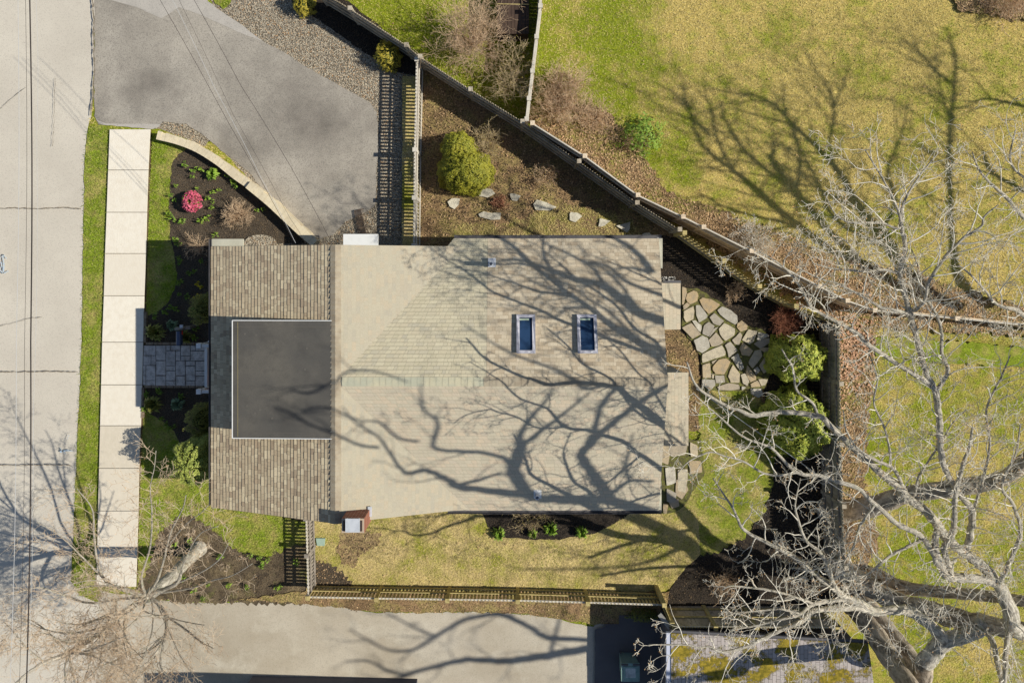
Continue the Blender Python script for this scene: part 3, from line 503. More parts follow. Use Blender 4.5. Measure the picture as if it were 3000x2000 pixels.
for a in ((xa1r-.02, yaN, zA), (xa1r-.02, yaS, zA)): s.beam(Vector(a)-Vector((0,0,.1)), Vector((xa1r-.02, yaR, zR-.1)), .03, .15)
s.build('rake_trim', M['white'], house)
def ret(px0, py0, px1, py1, z, nm='eave_return'):
    a, b = P(px0, py1, z), P(px1, py0, z); m_ = MB(); m_.box(((a.x+b.x)/2, (a.y+b.y)/2, z-.05), (b.x-a.x, b.y-a.y, .1)); m_.build(nm, M['gutterpale'], house)
M['gutterpale'] = mat('pale_eave_return', C(190,186,168), [(2,C(172,168,150),.42,.66,.8)])
ret(621,700,712,721,3.17); ret(621,1472,716,1488,3.17); ret(1330,698,1384,722,3.27); ret(1923,698,1941,786,3.30); ret(1923,1408,1938,1495,3.30); ret(1309,1484,1390,1496,3.27)
# gutters as open troughs
def gutter(a, b, w=.13):
    a, b = Vector(a), Vector(b); t = (b-a).normalized(); n = Vector((-t.y, t.x, 0)); m_ = MB()
    m_.beam(a-Vector((0,0,.1)), b-Vector((0,0,.1)), w, .01)
    for sg in (-1, 1): m_.beam(a+n*sg*w/2-Vector((0,0,.045)), b+n*sg*w/2-Vector((0,0,.045)), .012, .11)
    m_.build('gutter', M['gutter'], house)
gutter((xw-.04, yS+.05, zE), (xw-.04, P(0,701,zE).y, zE), .07); gutter((xa0, yaN+.05, zA), (xa1+.03, yaN+.05, zA), .1); gutter((xa0-.22, yaS-.05, zA), (xa1+.03, yaS-.05, zA), .1)
# ridge caps: overlapping tabs
m_ = MB(); y = yS; 
while y < yN-.02:
    y2 = min(y+.17, yN)
    for sg in (-1, 1):
        m_.face([(xr, y, zR+.06), (xr, y2, zR+.022), (xr+sg*.17, y2, zR+.022-sl_*.17), (xr+sg*.17, y, zR+.06-sl_*.17)][::sg])
        m_.face([(xr, y, zR+.06), (xr+sg*.17, y, zR+.06-sl_*.17), (xr+sg*.17, y, zR-sl_*.17), (xr, y, zR)])
    y = y2
m_.build('ridge_cap', M['cap'], house)
sa = (zR-zA)/(yaN-yaR)
for x0, x1, mm in ((xr+.2, P(1417,0,zR).x, 'cap_green'), (P(1417,0,zR).x, xa1r, 'cap')):
    m_ = MB(); x = x0
    while x < x1-.02:
        x2 = min(x+.2, x1)
        for sg in (-1, 1):
            m_.face([(x, yaR, zR+.03), (x2, yaR, zR+.022), (x2, yaR+sg*.145, zR+.022-sa*.145), (x, yaR+sg*.145, zR+.03-sa*.145)][::-sg])
        x = x2
    m_.build('ridge_cap', M[mm], house)
# bleached patch of older shingles between valley and skylights
# dormer
dz = 4.64; dx0 = P(682, 0, dz).x; dy0, dy1 = P(0, 939.5, dz).y, P(0, 1281.5, dz).y; dx1 = xr-.13
m_ = MB(); zt = dz+.11
def slab(mb, x0, x1, y0, y1, za, zb, th):
    p = [(x0,y0,za),(x1,y0,zb),(x1,y1,zb),(x0,y1,za)]; mb.face(p); q = [(a,b,c-th) for a,b,c in p]; mb.face(q[::-1])
    for i in range(4): j = (i+1)%4; mb.face([q[i], q[j], p[j], p[i]])
slab(m_, dx0, dx1, dy1, dy0, dz, zt, .06); dm = m_.build('dormer_roof', M['epdm'], house)
m_ = MB()
for a, b in (((dx0-.012,dy0+.012,dz),(dx1,dy0+.012,zt)),((dx0-.012,dy1-.012,dz),(dx1,dy1-.012,zt)),((dx0-.012,dy0+.012,dz),(dx0-.012,dy1-.012,dz))):
    m_.beam(Vector(a)-Vector((0,0,.03)), Vector(b)-Vector((0,0,.03)), .024, .09)
m_.build('drip_edge', M['white'], dm)
m_ = MB()                                             # lap seams of the membrane
for x in (P(697,0,dz).x,): m_.beam((x,dy0-.04,dz+.012+.003), (x,dy1+.04,dz+.012+.003), .008, .006)
m_.build('membrane_seam', mat('seam_tape', C(172,158,112)), dm)
M['seamd'] = mat('seam_dark', C(98,94,88))
for yy_ in (dy0-.19, dy1+.17): m_ = MB(); m_.beam((dx0+.05, yy_, dz+.006), (dx1-.05, yy_, zt+.006), .014, .004); m_.build('membrane_seam', M['seamd'], dm)
m_ = MB()
for k in range(14):
    xx, yy = dx0+rr.uniform(.3,2.6), rr.uniform(dy1+.3, dy0-.3); m_.prism([(xx+.035*math.cos(t), yy+.035*math.sin(t)) for t in np.linspace(0, 2*math.pi, 9)[:-1]], dz+.0, dz+.005+(xx-dx0)*.11/(dx1-dx0))
m_.build('fastener_dimples', M['seamd'], dm)
m_ = MB(); wx = dx0+.3
m_.prism([(wx, dy1+.25), (xr-.3, dy1+.25), (xr-.3, dy0-.25), (wx, dy0-.25)], 3.3, dz-.06); dw = m_.build('dormer_wall', M['siding'], house)
for yy in (-2.0, -3.1, -4.2): m_ = MB(); m_.box((wx-.01, yy-.2, 4.2), (.04, .7, .5)); m_.build('window', M['glass'], dw)
# walls
m_ = MB(); iw = .35
m_.prism([(xw+iw, yS+.25), (xe, yS+.25), (xe, yN-.25), (xw+iw, yN-.25)], 0, zE-.02)
for yy, d in ((yS+.25, 1), (yN-.25, -1)): m_.face([(xw+iw, yy, zE-.02), (xe-iw, yy, zE-.02), (xr, yy, zR-.12)][::d])
m_.prism([(xe-.5, yaS+.3), (xa1r-.25, yaS+.3), (xa1r-.25, yaN-.3), (xe-.5, yaN-.3)], 0, zA-.1)
m_.face([(xa1r-.25, yaS+.3, zA-.1), (xa1r-.25, yaN-.3, zA-.1), (xa1r-.25, yaR, zR-.12)])
wall = m_.build('wall', M['siding'], house)
def win(x, y, z, dx, dy, hh):
    f = MB(); f.box((x, y, z), (dx, dy, hh)); fr = f.build('window', M['white'], house)
    f = MB(); f.box((x, y, z), ((dx+.02 if dx < .1 else dx-.14), (dy+.02 if dy < .1 else dy-.14), hh-.14)); f.build('pane', M['glass'], fr)
for yy in (-.6, -1.9, -5.6, -6.9): win(xw+iw, yy, 1.7, .06, .95, 1.3)
for xx in (-8.3, -6.2): win(xx, yN-.25, 1.7, .9, .06, 1.2)
for xx in (-8, -3.2, .5, 3): win(xx, (yS if xx < -2 else yaS+.05)+.25, 1.7, .9, .06, 1.2)
for yy in (-1.5, -6.8): win(xa1r-.25, yy, 1.7, .06, 1.0, 1.2)
m_ = MB(); m_.box((xw+iw, P(0,1075,0).y, 1.15), (.08, .95, 2.05)); d_ = m_.build('door', M['red'], house); m_ = MB(); m_.box((xw+iw-.07, P(0,1075,0).y+.35, 1.1), (.06, .04, .12)); m_.build('handle', M['galv'], d_)
# white entry bench brackets and landing beside the walk
zb = 2.35
for py in (1012, 1146):
    m_ = MB(); m_.box(P(585, py, zb), (.16, .17, .22)); m_.box(P(603, py, zb-.02), (.24, .11, .12)); b0 = P(586, py, 0); m_.box((P(585,py,zb).x+.02, P(585,py,zb).y, 1.1), (.12, .12, 2.3)); m_.build('porch_post', M['white'], house)
m_ = MB(); a, b = P(606, 1018, 2.2), P(606, 1132, 2.2); m_.beam(a, b, .10, .16); m_.beam(P(611,1000,2.3), P(611,1000,2.3)+Vector((.5,0,0)), .06, .1); m_.build('porch_beam', M['white'], house)
# east porch roofs
def pent(x0, y0, x1, y1, z0, z1, nm, label):
    a, b = P(x0, y1, z0), P(x1, y0, z0); mb = MB()
    slope_strips(mb, (b.x, b.y, z0), (b.x, a.y, z0), (a.x, a.y, z1), (a.x, b.y, z1), .128, .006); o = mb.build(nm, M['sh_add_s'], house, tone=mb.tone); o['label'] = label
    mb = MB(); mb.box(((a.x+b.x)/2, (a.y+b.y)/2, z0/2), (b.x-a.x-.2, b.y-a.y-.15, z0-.06)); mb.build('porch_wall', M['siding'], house)
pent(1915, 829, 1994, 965, 2.45, 2.53, 'porch_roof', 'upper shingled bay roof')
pent(1925, 1090, 2017, 1305, 2.3, 2.38, 'porch_roof', 'lower shingled bay roof')
m_ = MB(); a, b = P(1945, 822, 2.4), P(1994, 831, 2.4); m_.box(((a.x+b.x)/2, (a.y+b.y)/2, 2.4), (b.x-a.x, .12, .1)); m_.build('gutter', M['gutter'], house)
# white flat canopy over the side entrance
m_ = MB(); a, b = P(1007, 745, 2.3), P(1108, 686, 2.3); m_.box(((a.x+b.x)/2, (a.y+b.y)/2, 2.3), (b.x-a.x, b.y-a.y, .14)); m_.build('side_canopy', M['white'], house)
# vent pipes
def pipe(px, py, z0, h, r, cap):
    p = P(px, py, z0+h); m_ = MB(); ring = [(p.x, p.y, z0-.15), (p.x, p.y, z0+h)]; m_.tube(ring, [r, r], 12, False); m_.tube([ring[1], (p.x, p.y, z0+h-.12)], [r*.7, r*.7], 12, True)
    for k in range(12):
        t0, t1 = 2*math.pi*k/12, 2*math.pi*(k+1)/12
        m_.face([(p.x+r*math.cos(t0), p.y+r*math.sin(t0), z0+h), (p.x+r*math.cos(t1), p.y+r*math.sin(t1), z0+h), (p.x+r*.7*math.cos(t1), p.y+r*.7*math.sin(t1), z0+h), (p.x+r*.7*math.cos(t0), p.y+r*.7*math.sin(t0), z0+h)])
    o = m_.build('vent_pipe', M['galv'], house)
    m_ = MB(); m_.box((p.x+.02, p.y+.05, z0+.03), (.26, .30, .02)); m_.build('flashing', M[cap], o)
pipe(1438, 773, 3.72, .58, .075, 'galv'); pipe(1574, 1458, 3.55, .3, .07, 'white')
# skylights
for x0, x1 in ((1513, 1568), (1690, 1748)):
    zz = lambda py: zR - sa*abs(P(0, py, 4.3).y - yaR)
    z0, z1 = zz(921)+.13, zz(1035)+.13
    a, b = P(x0, 921, z0), P(x1, 921, z0); c, d = P(x1+2, 1035, z1), P(x0+2, 1035, z1)
    c.x, d.x = b.x, a.x
    def frame(mb, A, B, Cc, D, w_, th):
        A, B, Cc, D = map(Vector, (A, B, Cc, D)); dn = Vector((0,0,-th)); o = (A+B+Cc+D)/4
        I = [A+Vector((w_,-w_,0)), B+Vector((-w_,-w_,0)), Cc+Vector((-w_,w_,0)), D+Vector((w_,w_,0))]; O = [A, B, Cc, D]
        for i in range(4):
            j = (i+1) % 4; mb.face([O[j], O[i], I[i], I[j]]); mb.face([O[i], O[j], O[j]+dn, O[i]+dn]); mb.face([I[j], I[i], I[i]+dn*.3, I[j]+dn*.3])
        return [q+dn*.25 for q in I]
    m_ = MB(); I = frame(m_, a, b, c, d, .10, .22); sky_ = m_.build('skylight', M['sframe'], house)
    m_ = MB(); m_.face(I[::-1]); m_.build('pane', M['glass'], sky_)
    m_ = MB(); q0, q1 = I[0].lerp(I[3], .03), I[1].lerp(I[2], .03); q2, q3 = I[1].lerp(I[2], .09), I[0].lerp(I[3], .09); up_ = Vector((0,0,.006)); m_.face([q3+up_, q2.lerp(q3,.25)+up_, q1.lerp(q0,.25)+up_, q0+up_]); m_.build('blind', mat('blind_fabric', C(190,206,180)), sky_)
    m_ = MB(); m_.box((c.x-.2, c.y+.05, z1+.004), (.07, .02, .006)); m_.build('handle', M['white'], sky_)
# chimney
zt_, cx0, cx1, cy0, cy1 = 5.3, 1001, 1067, 1518, 1560
a, b = P(cx0, cy1, zt_), P(cx1, cy0, zt_)
m_ = MB(); m_.prism([(a.x,a.y),(b.x,a.y),(b.x,b.y),(a.x,b.y)], 0, zt_); ch = m_.build('chimney', M['brick'], house)
m_ = MB(); p, q = P(1012, 1558, zt_+.12), P(1054, 1518, zt_+.12); m_.box(((p.x+q.x)/2, (p.y+q.y)/2, zt_+.12), (q.x-p.x, q.y-p.y, .03))
for xx in (p.x+.04, q.x-.04):
    for yy in (p.y+.04, q.y-.04): m_.box((xx, yy, zt_+.05), (.03, .03, .12))
m_.build('chimney_cap', M['galv'], ch)
m_ = MB(); m_.box(((a.x+b.x)/2, (a.y+b.y)/2, zt_+.02), (b.x-a.x-.12, b.y-a.y-.12, .04)); m_.build('chimney_flue', mat('sooty_clay', C(70,58,54)), ch)
m_ = MB(); p = P(1084, 1497, 4.45); m_.box((p.x, p.y, 4.48), (.13, .32, .03)); m_.build('flashing', M['galv'], ch)
# ---------------------------------------------------------------- neighbouring buildings
nb = thing('neighbor_house', 'dark walled neighboring house that shades the driveway at the bottom edge', 'house', P(950, 2300, 0))
m_ = MB(); q = [P(790,2700), P(1223,2700), P(1223,1986), P(740,1978)]; m_.prism(q, 0, 3.3); m_.build('wall', M['darkwall'], nb)
m_ = MB(); c0 = P(980, 2340); m_.face([(q[3].x-.2, q[3].y, 3.3), (q[0].x-.2, q[0].y, 3.3), (c0.x, q[0].y, 4.6), (c0.x, q[3].y, 4.6)]); m_.face([(q[2].x+.2, q[2].y, 3.3), (c0.x, q[3].y, 4.6), (c0.x, q[0].y, 4.6), (q[1].x+.2, q[1].y, 3.3)]); m_.build('roof', M['sh_add_s'], nb)
sh = thing('shed', 'garden shed with patches of yellow moss on its pinkish roof', 'shed', P(2200, 2050, 0))
zs = 2.15
q = [P(1966,2300,zs), P(2600,2300,zs), P(2543,1884,zs), P(1966,1853,zs)]
m_ = MB(); m_.prism([(v.x, v.y) for v in q], zs-.04, zs+.02); m_.build('roof', M['roofmoss'], sh)
m_ = MB(); m_.beam(P(1958,2300,zs-.07), P(1958,1850,zs-.07), .16, .12); m_.build('gutter', mat('bluish_white_fascia', C(196,200,214)), sh)
m_ = MB(); m_.beam(P(1964,1847,zs-.07), P(2543,1878,zs-.07), .10, .1); m_.build('fascia', M['gutter'], sh)
m_ = MB(); m_.prism([(v.x+dx, v.y+dy) for v, dx, dy in zip(q, (.08,-.2,-.2,.08), (0,0,-.2,-.14))], 0, zs-.06); m_.build('wall', mat('grey_shed_wall', C(120,116,116), [(2,C(104,100,100),.42,.66,.7)]), sh)
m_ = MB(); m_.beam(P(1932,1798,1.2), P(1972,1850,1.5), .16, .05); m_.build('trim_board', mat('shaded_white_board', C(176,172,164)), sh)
# ---------------------------------------------------------------- fences
def at_line(a, b, t): return a.lerp(b, t)
def fence(name, label, posts_px, zt_, style, mats, cat='fence', solid_to=None, pick=.132, pw=.085, postw=.13, tips=True, group=None):
    """posts_px: photo positions of the post tops at height zt_; one thing with posts, rails, boards/pickets as parts"""
    pts = [P(x, y, zt_) for x, y in posts_px]; pts = [Vector((p.x, p.y, 0)) for p in pts]
    root = thing(name, label, cat, pts[0], group)
    for p in pts:
        m_ = MB(); m_.box((p.x, p.y, (zt_+.08)/2), (postw, postw, zt_+.08)); m_.box((p.x, p.y, zt_+.1), (postw+.03, postw+.03, .03)); m_.build('post', M[mats[0]], root)
    rails = MB(); capr = MB(); pk = MB(); bd = MB(); r = random.Random(len(label))
    for a, b in zip(pts[:-1], pts[1:]):
        t = (b-a).normalized(); n = Vector((-t.y, t.x, 0)); L = (b-a).length
        if n.dot(Vector((-a.x, -a.y, 0))) < 0: n = -n                  # rails on the side towards the yard
        for zz in style['rails']: rails.beam(a+n*.05+Vector((0,0,zz)), b+n*.05+Vector((0,0,zz)), .04, style.get('rh', .085))
        if style.get('cap'): capr.beam(a+Vector((0,0,zt_-.01)), b+Vector((0,0,zt_-.01)), style['cap'], .035)
        for z0, z1 in style.get('solid', ()):
            k = 0; 
            while k*.14 < L:
                p = a+t*(k*.14+.07); bd.beam(p+Vector((0,0,z0)), p+Vector((0,0,z1)), .134, .02) if False else bd.box((p.x, p.y, (z0+z1)/2), (.136, .018+r.uniform(0,.006), z1-z0), math.atan2(t.y, t.x)); k += 1
        for z0, z1, tip in style.get('open', ()):
            k = 0
            while k*pick+pick < L:
                p = a+t*(k*pick+pick*.5); k += 1; h2 = z1+r.uniform(-.006,.006)
                s1, s2 = t*pw/2, n*.011
                c = [p-s1-s2, p+s1-s2, p+s1+s2, p-s1+s2]; lo = [q+Vector((0,0,z0)) for q in c]; hi = [q+Vector((0,0,h2-(.07 if tip else 0))) for q in c]
                for i in range(4): j = (i+1)%4; pk.face([lo[i], lo[j], hi[j], hi[i]])
                if tip:
                    ap0, ap1 = p-s2+Vector((0,0,h2)), p+s2+Vector((0,0,h2))
                    pk.face([hi[0], hi[1], ap0]); pk.face([hi[2], hi[3], ap1]); pk.face([hi[1], hi[2], ap1, ap0]); pk.face([hi[3], hi[0], ap0, ap1])
                else: pk.face(hi)
    if rails.f: rails.build('rail', M[mats[0] if style.get('cap') else mats[1]], root)
    if capr.f: capr.build('cap_rail', M[mats[1]], root)
    if bd.f: bd.build('board_panel', M[mats[2]], root)
    if pk.f: pk.build('pickets', M[mats[3]], root)
    return root
def split(pts, n):
    out = []
    for a, b in zip(pts[:-1], pts[1:]):
        k = max(1, round(math.hypot(b[0]-a[0], b[1]-a[1])/n))
        out += [(a[0]+(b[0]-a[0])*i/k, a[1]+(b[1]-a[1])*i/k) for i in range(k)]
    return out+[pts[-1]]
fence('picket_fence', 'grey picket fence with white cap rail running from the side gable to the diagonal fence', split([(1222,176),(1216,440),(1213,720)], 182), 1.30, dict(rh=.05, rails=(.12,1.02), cap=.075, solid=((.58,.88),), open=((.02,.58,False),(.88,1.36,True))), ('fence_pale','fence_pale','greywood','fence'), pw=.074)
fence('diagonal_fence', 'long weathered board fence running diagonally behind the side yard', [(930,-32),(1027,27),(1192,134),(1232,168),(1379,263),(1531,357),(1696,473),(1866,594),(1990,672)], 1.5, dict(rails=(.3,.8,1.32), solid=((.03,1.2),), open=((1.2,1.52,True),)), ('fence','fence','fence','fence'), pick=.11)
fence('diagonal_picket_fence', 'open topped olive picket fence between the flagstone patio and the tan fence', [(2004,682),(2120,764),(2223,838),(2330,896),(2440,937)], 1.5, dict(rails=(.3,.9,1.30), solid=((.03,.75),), open=((.75,1.52,True),)), ('fence_olive','fence_olive','fence','fence_olive'), pick=.16)
fence('board_fence', 'white capped board fence running north past the dark wooden bin', [(1586,-60),(1583,20),(1572,110),(1560,210),(1550,290),(1543,350)], 1.5, dict(rails=(.3,1.2), cap=.10, solid=((.03,1.49),)), ('fence_pale','fence_pale','fence','fence'))
fence('board_fence', 'tan board fence with pale cap sweeping past the big bare tree to the right edge', [(1560,362),(1713,458),(1868,572),(2000,635),(2060,665),(2200,735),(2400,838),(2480,880),(2560,908),(2650,918),(2800,932),(3000,952),(3180,975)], 1.75, dict(rails=(.3,1.4), cap=.045, solid=((.03,1.74),)), ('fence_tan','fence_pale','fence_tan','fence_tan'))
fence('back_fence', 'tall grey board fence behind the two rhododendrons', split([(2460,945),(2463,1300),(2476,1660)], 185), 1.75, dict(rails=(.35,.95,1.5), solid=((.03,1.68),), open=((1.68,1.78,True),)), ('fence','greywood','fence','fence'), pick=.14, pw=.11)
fence('solid_fence', 'solid board fence with pale cap along the mossy shed', split([(1975,1836),(2215,1836),(2450,1838)], 160), 1.65, dict(rails=(.4,1.0), cap=.05, solid=((.03,1.6),), open=((1.55,1.72,True),)), ('fence_olive','fence_pale','fence','fence_olive'), pick=.10, pw=.08)
fence('low_picket_fence', 'low olive picket fence with pale rail between the rear lawn and the driveway', [(903,1748),(1104,1752),(1311,1755),(1517,1758),(1722,1764),(1945,1771)], 1.05, dict(rails=(.3,.62), cap=.06, open=((.03,1.10,True),)), ('fence_olive','fence_pale','fence_olive','fence_olive'), pick=.135, pw=.075)
fence('corner_fence', 'short steep fence piece joining the low picket fence to the solid shed fence', [(1945,1768),(1968,1825)], 1.5, dict(rails=(.3,1.0), solid=((.03,1.4),)), ('fence_olive','fence_olive','fence_olive','fence_olive'))
gt = fence('picket_gate', 'pale picket gate between the chimney corner and the low fence', [(897,1516),(900,1625),(903,1745)], 1.0, dict(rails=(.25,.75), cap=.05, open=((.03,1.04,True),)), ('greywood','fence_pale','fence_pale','greywood'), cat='gate')
m_ = MB(); a, b = P(898,1530,.3), P(902,1620,.8); m_.beam(a, b, .04, .07); m_.build('brace', M['greywood'], gt)
# dark wooden bin by the board fence
bn = thing('compost_bin', 'dark stained wooden bin beside the white capped fence', 'bin', P(1500, 40, 0))
m_ = MB(); a, b = P(1456,100,.9), P(1550,-40,.9)
for k in range(9):
    x0 = a.x+(b.x-a.x)*k/9; m_.box((x0+(b.x-a.x)/18, (a.y+b.y)/2, .9), ((b.x-a.x)/9-.012, b.y-a.y, .03))
m_.build('lid', M['deckwood'], bn)
m_ = MB(); m_.box(((a.x+b.x)/2, (a.y+b.y)/2, .44), (b.x-a.x-.06, b.y-a.y-.06, .87)); m_.build('body', M['deckwood'], bn)
m_ = MB(); m_.beam(P(1456,12,.93), P(1550,14,.93), .03, .02); m_.build('strap', M['fence_olive'], bn)
# curved stone retaining walls, one thing each
def stonewall(label, pts, w_, h, seed):
    root = thing('stone_wall', label, 'wall', P(*pts[0])); q = smooth_line(pts, 5); r = random.Random(seed); m_ = MB(); low = MB()
    W_ = [P(x, y, h) for x, y in q]; 
    def off(i, d):
        t = (W_[min(i+1, len(W_)-1)]-W_[max(i-1, 0)]).normalized(); return W_[i]+Vector((-t.y, t.x, 0))*d
    for i in range(len(W_)-1):
        j0, j1 = r.uniform(-.03,.03), r.uniform(0,.012)
        a, b, c, d = off(i, -w_/2), off(i+1, -w_/2), off(i+1, w_/2+j0), off(i, w_/2+j0)
        quad = [a.lerp(b,.012), b.lerp(a,.012), c.lerp(d,.012), d.lerp(c,.012)]
        ar = sum(quad[k].x*quad[(k+1)%4].y-quad[(k+1)%4].x*quad[k].y for k in range(4))
        if ar < 0: quad.reverse()
        m_.prism(quad, h-.07, h+j1)
        c_ = sum(quad, Vector())/4; q2 = [c_+(v-c_)*.93 for v in quad]; low.prism(q2, 0, h-.07)
    m_.build('capstones', M['stonewall'], root); low.build('stone_course', M['stonewall'], root); return root
stonewall('pale curved stone wall from the sidewalk to the middle of the front bed', [(460,397),(520,412),(580,436),(640,474),(690,514),(728,540)], .30, .45, 2)
stonewall('straighter pale stone wall from the middle of the bed to the house corner', [(727,540),(790,592),(850,648),(890,685),(922,712)], .33, .6, 3)
# ---------------------------------------------------------------- bare trees
def W3(p):                                             # (px, py, z, width in photo px) -> world point + radius
    v = P(p[0], p[1], p[2]); return (v.x, v.y, v.z, p[3]*.5*(H-p[2])/F)
def WS(p, zr=3.9):                                     # (shadow px, py, branch height, width px of the shadow)
    v = SH(p[0], p[1], p[2], p[4] if len(p) > 4 else zr); return (v.x, v.y, v.z, p[3]*(.45 if zr == 0 else .58)*(H-zr)/F)
def limb(mb, pts4, n=5, sides=9, wob=.02, r=random):
    q = smooth_line(pts4, n); out = []
    for i, p in enumerate(q):
        w_ = wob*min(1, p[3]*8) if 0 < i < len(q)-1 else 0
        out.append((p[0]+r.uniform(-w_,w_), p[1]+r.uniform(-w_,w_), p[2]+r.uniform(-w_,w_), max(p[3], .004)*(1+r.uniform(-.08,.08))))
    mb.tube([Vector(p[:3]) for p in out], [p[3] for p in out], sides); return out
def twigs(tm, bm_, path, r, every=.35, length=1.6, depth=3, start=.1, up=.15, rad=.016, flat=.75, bud=.012, outc=None, decay=.62, kink=.42, sub=3.2, nbud=True):
    """grow side branches along path (list of x,y,z,r)"""
    L = [0.0]
    for i in range(1, len(path)): L.append(L[-1]+(Vector(path[i][:3])-Vector(path[i-1][:3])).length)
    s = L[-1]*start+r.uniform(0, every)
    side = r.choice((-1, 1))
    while s < L[-1]:
        i = max(k for k in range(len(L)) if L[k] <= s); i = min(i, len(path)-2)
        f = (s-L[i])/max(1e-6, L[i+1]-L[i]); a, b = Vector(path[i][:3]), Vector(path[i+1][:3]); p = a.lerp(b, f); t = (b-a).normalized()
        rp = path[i][3]*(1-f)+path[i+1][3]*f
        pr = t.cross(Vector((0,0,1))); pr = pr.normalized() if pr.length > .1 else Vector((1,0,0)); side = -side
        d = t*r.uniform(.35,.9) + pr*side*r.uniform(.5,1.0) + Vector((0,0,r.uniform(-.35,.55)*flat+up))
        if outc is not None: d += (p-outc).normalized()*.35
        ln = length*r.uniform(.45,1.15)*(1-.35*s/L[-1])
        one(tm, bm_, p, d.normalized(), ln, min(rad, rp*.7), r, depth, up, bud, decay, kink, sub, flat)
        s += every*r.uniform(.5,1.5)
MINR = [.0044]
def one(tm, bm_, p, d, ln, r0, r, depth, up, bud, decay, kink, sub, flat=.75):
    n = 5 if depth > 1 else 4; pts = [p.copy()]; rad = [max(r0, MINR[0])]; d = d.copy(); st = ln/n
    for i in range(n):
        d = (d + Vector((r.uniform(-kink,kink), r.uniform(-kink,kink), r.uniform(-kink,kink)*.6+up*.25))).normalized()
        pts.append(pts[-1]+d*st); rad.append(max(MINR[0], r0*(1-.75*(i+1)/n)))
    tm.tube(pts, rad, 4 if r0 > .012 else 3, False)
    if depth > 0:
        k = max(1, int(round(sub*r.uniform(.6,1.3)))) 
        for j in range(k):
            f = r.uniform(.25, .98)*n; i = min(int(f), n-1); q = pts[i].lerp(pts[i+1], f-i); t = (pts[i+1]-pts[i]).normalized()
            v = Vector((r.uniform(-1,1), r.uniform(-1,1), r.uniform(-.7,.8)*flat)); v = (v-t*v.dot(t)); 
            if v.length < .1: continue
            one(tm, bm_, q, (t*.75+v.normalized()*r.uniform(.5,1.0)).normalized(), ln*decay*r.uniform(.6,1.1), max(.0028, rad[i]*.6), r, depth-1, up, bud, decay, kink, sub)
    elif bm_ is not None and bud:
        for q in (pts[-1], pts[-2]):
            if r.random() < .42:
                for _ in range(1):
                    o = q+Vector((r.uniform(-1,1), r.uniform(-1,1), r.uniform(-1,1)))*bud*1.4
                    a, b = Vector((r.uniform(-1,1), r.uniform(-1,1), r.uniform(-1,1))).normalized()*bud, Vector((r.uniform(-1,1), r.uniform(-1,1), r.uniform(-1,1))).normalized()*bud
                    bm_.face([o-a, o-b*.6, o+a, o+b*.6])
def tree(name, label, trunks, limbs, seed, base, tw=None, mats=('bark','limb','twig','bud'), group=None, tsides=14):
    r = random.Random(seed); root = thing(name, label, 'tree', base, group); tm, bd = MB(), MB(); outc = None
    for t in trunks:
        m_ = MB(); limb(m_, t, 6, tsides, .015, r); m_.build('trunk', M[mats[0]], root, True)
    for t in limbs:
        path, kw = (t, {}) if not isinstance(t, tuple) else t
        m_ = MB(); q = limb(m_, path, 6, 9, .022, r); m_.build('branch', M[mats[1]], root, True)
        k = dict(tw or {}); k.update(kw)
        if k.get('every', 1): twigs(tm, bd, q, r, **k)
    tm.build('twigs', M[mats[2]], root, True)
    if bd.f: bd.build('buds', M[mats[3]], root)
    return root
w3 = lambda L: [W3(p) for p in L]
ws = lambda L, zr=3.9: [WS(p, zr) for p in L]
# big many-trunked tree in the lower right; its crown leans out past the right edge and throws the shadows on the roof
base = P(2450, 1690)
hub = WS((1790,1466,13.5,26), 3.5); hub2 = WS((1560,1452,13.8,22), 3.6)
big_tr = [
 w3([(2450,1650,-.1,80),(2500,1690,.7,60),(2553,1722,1.3,58),(2640,1765,2.2,52),(2732,1789,3.2,56),(2808,1812,4.0,58),(2936,1838,5.0,52),(3060,1870,5.8,48)]) + ws([(2150,1690,8.6,44,0),(2060,1640,10.6,42,0),(1960,1560,12.0,38,0),(1880,1508,12.9,32,1.5)],0) + [hub],
 w3([(2470,1730,-.1,74),(2510,1785,.6,62),(2553,1842,1.6,58),(2610,1930,2.9,58),(2665,2010,4.1,56),(2780,2150,6.0,52)]) + ws([(1900,1868,9.5,34,0),(1800,1885,11.5,28,0)],0),
 w3([(2500,1720,-.1,60),(2545,1775,.8,50),(2604,1845,1.6,48),(2650,1905,2.3,52),(2688,1957,3.0,50),(2702,1990,3.4,52),(2706,1945,3.8,50)]),
 w3([(2420,1490,-.1,78),(2476,1496,.6,66),(2560,1480,1.6,56),(2668,1446,2.8,50),(2790,1430,3.9,48),(2885,1415,4.6,46),(2950,1396,5.2,42),(3010,1340,6.0,40),(3090,1270,7.0,34)]),
 w3([(2560,1690,.2,60),(2655,1722,1.8,38),(2780,1735,3.0,34),(2900,1745,4.2,32),(3010,1762,5.4,30)]),
]
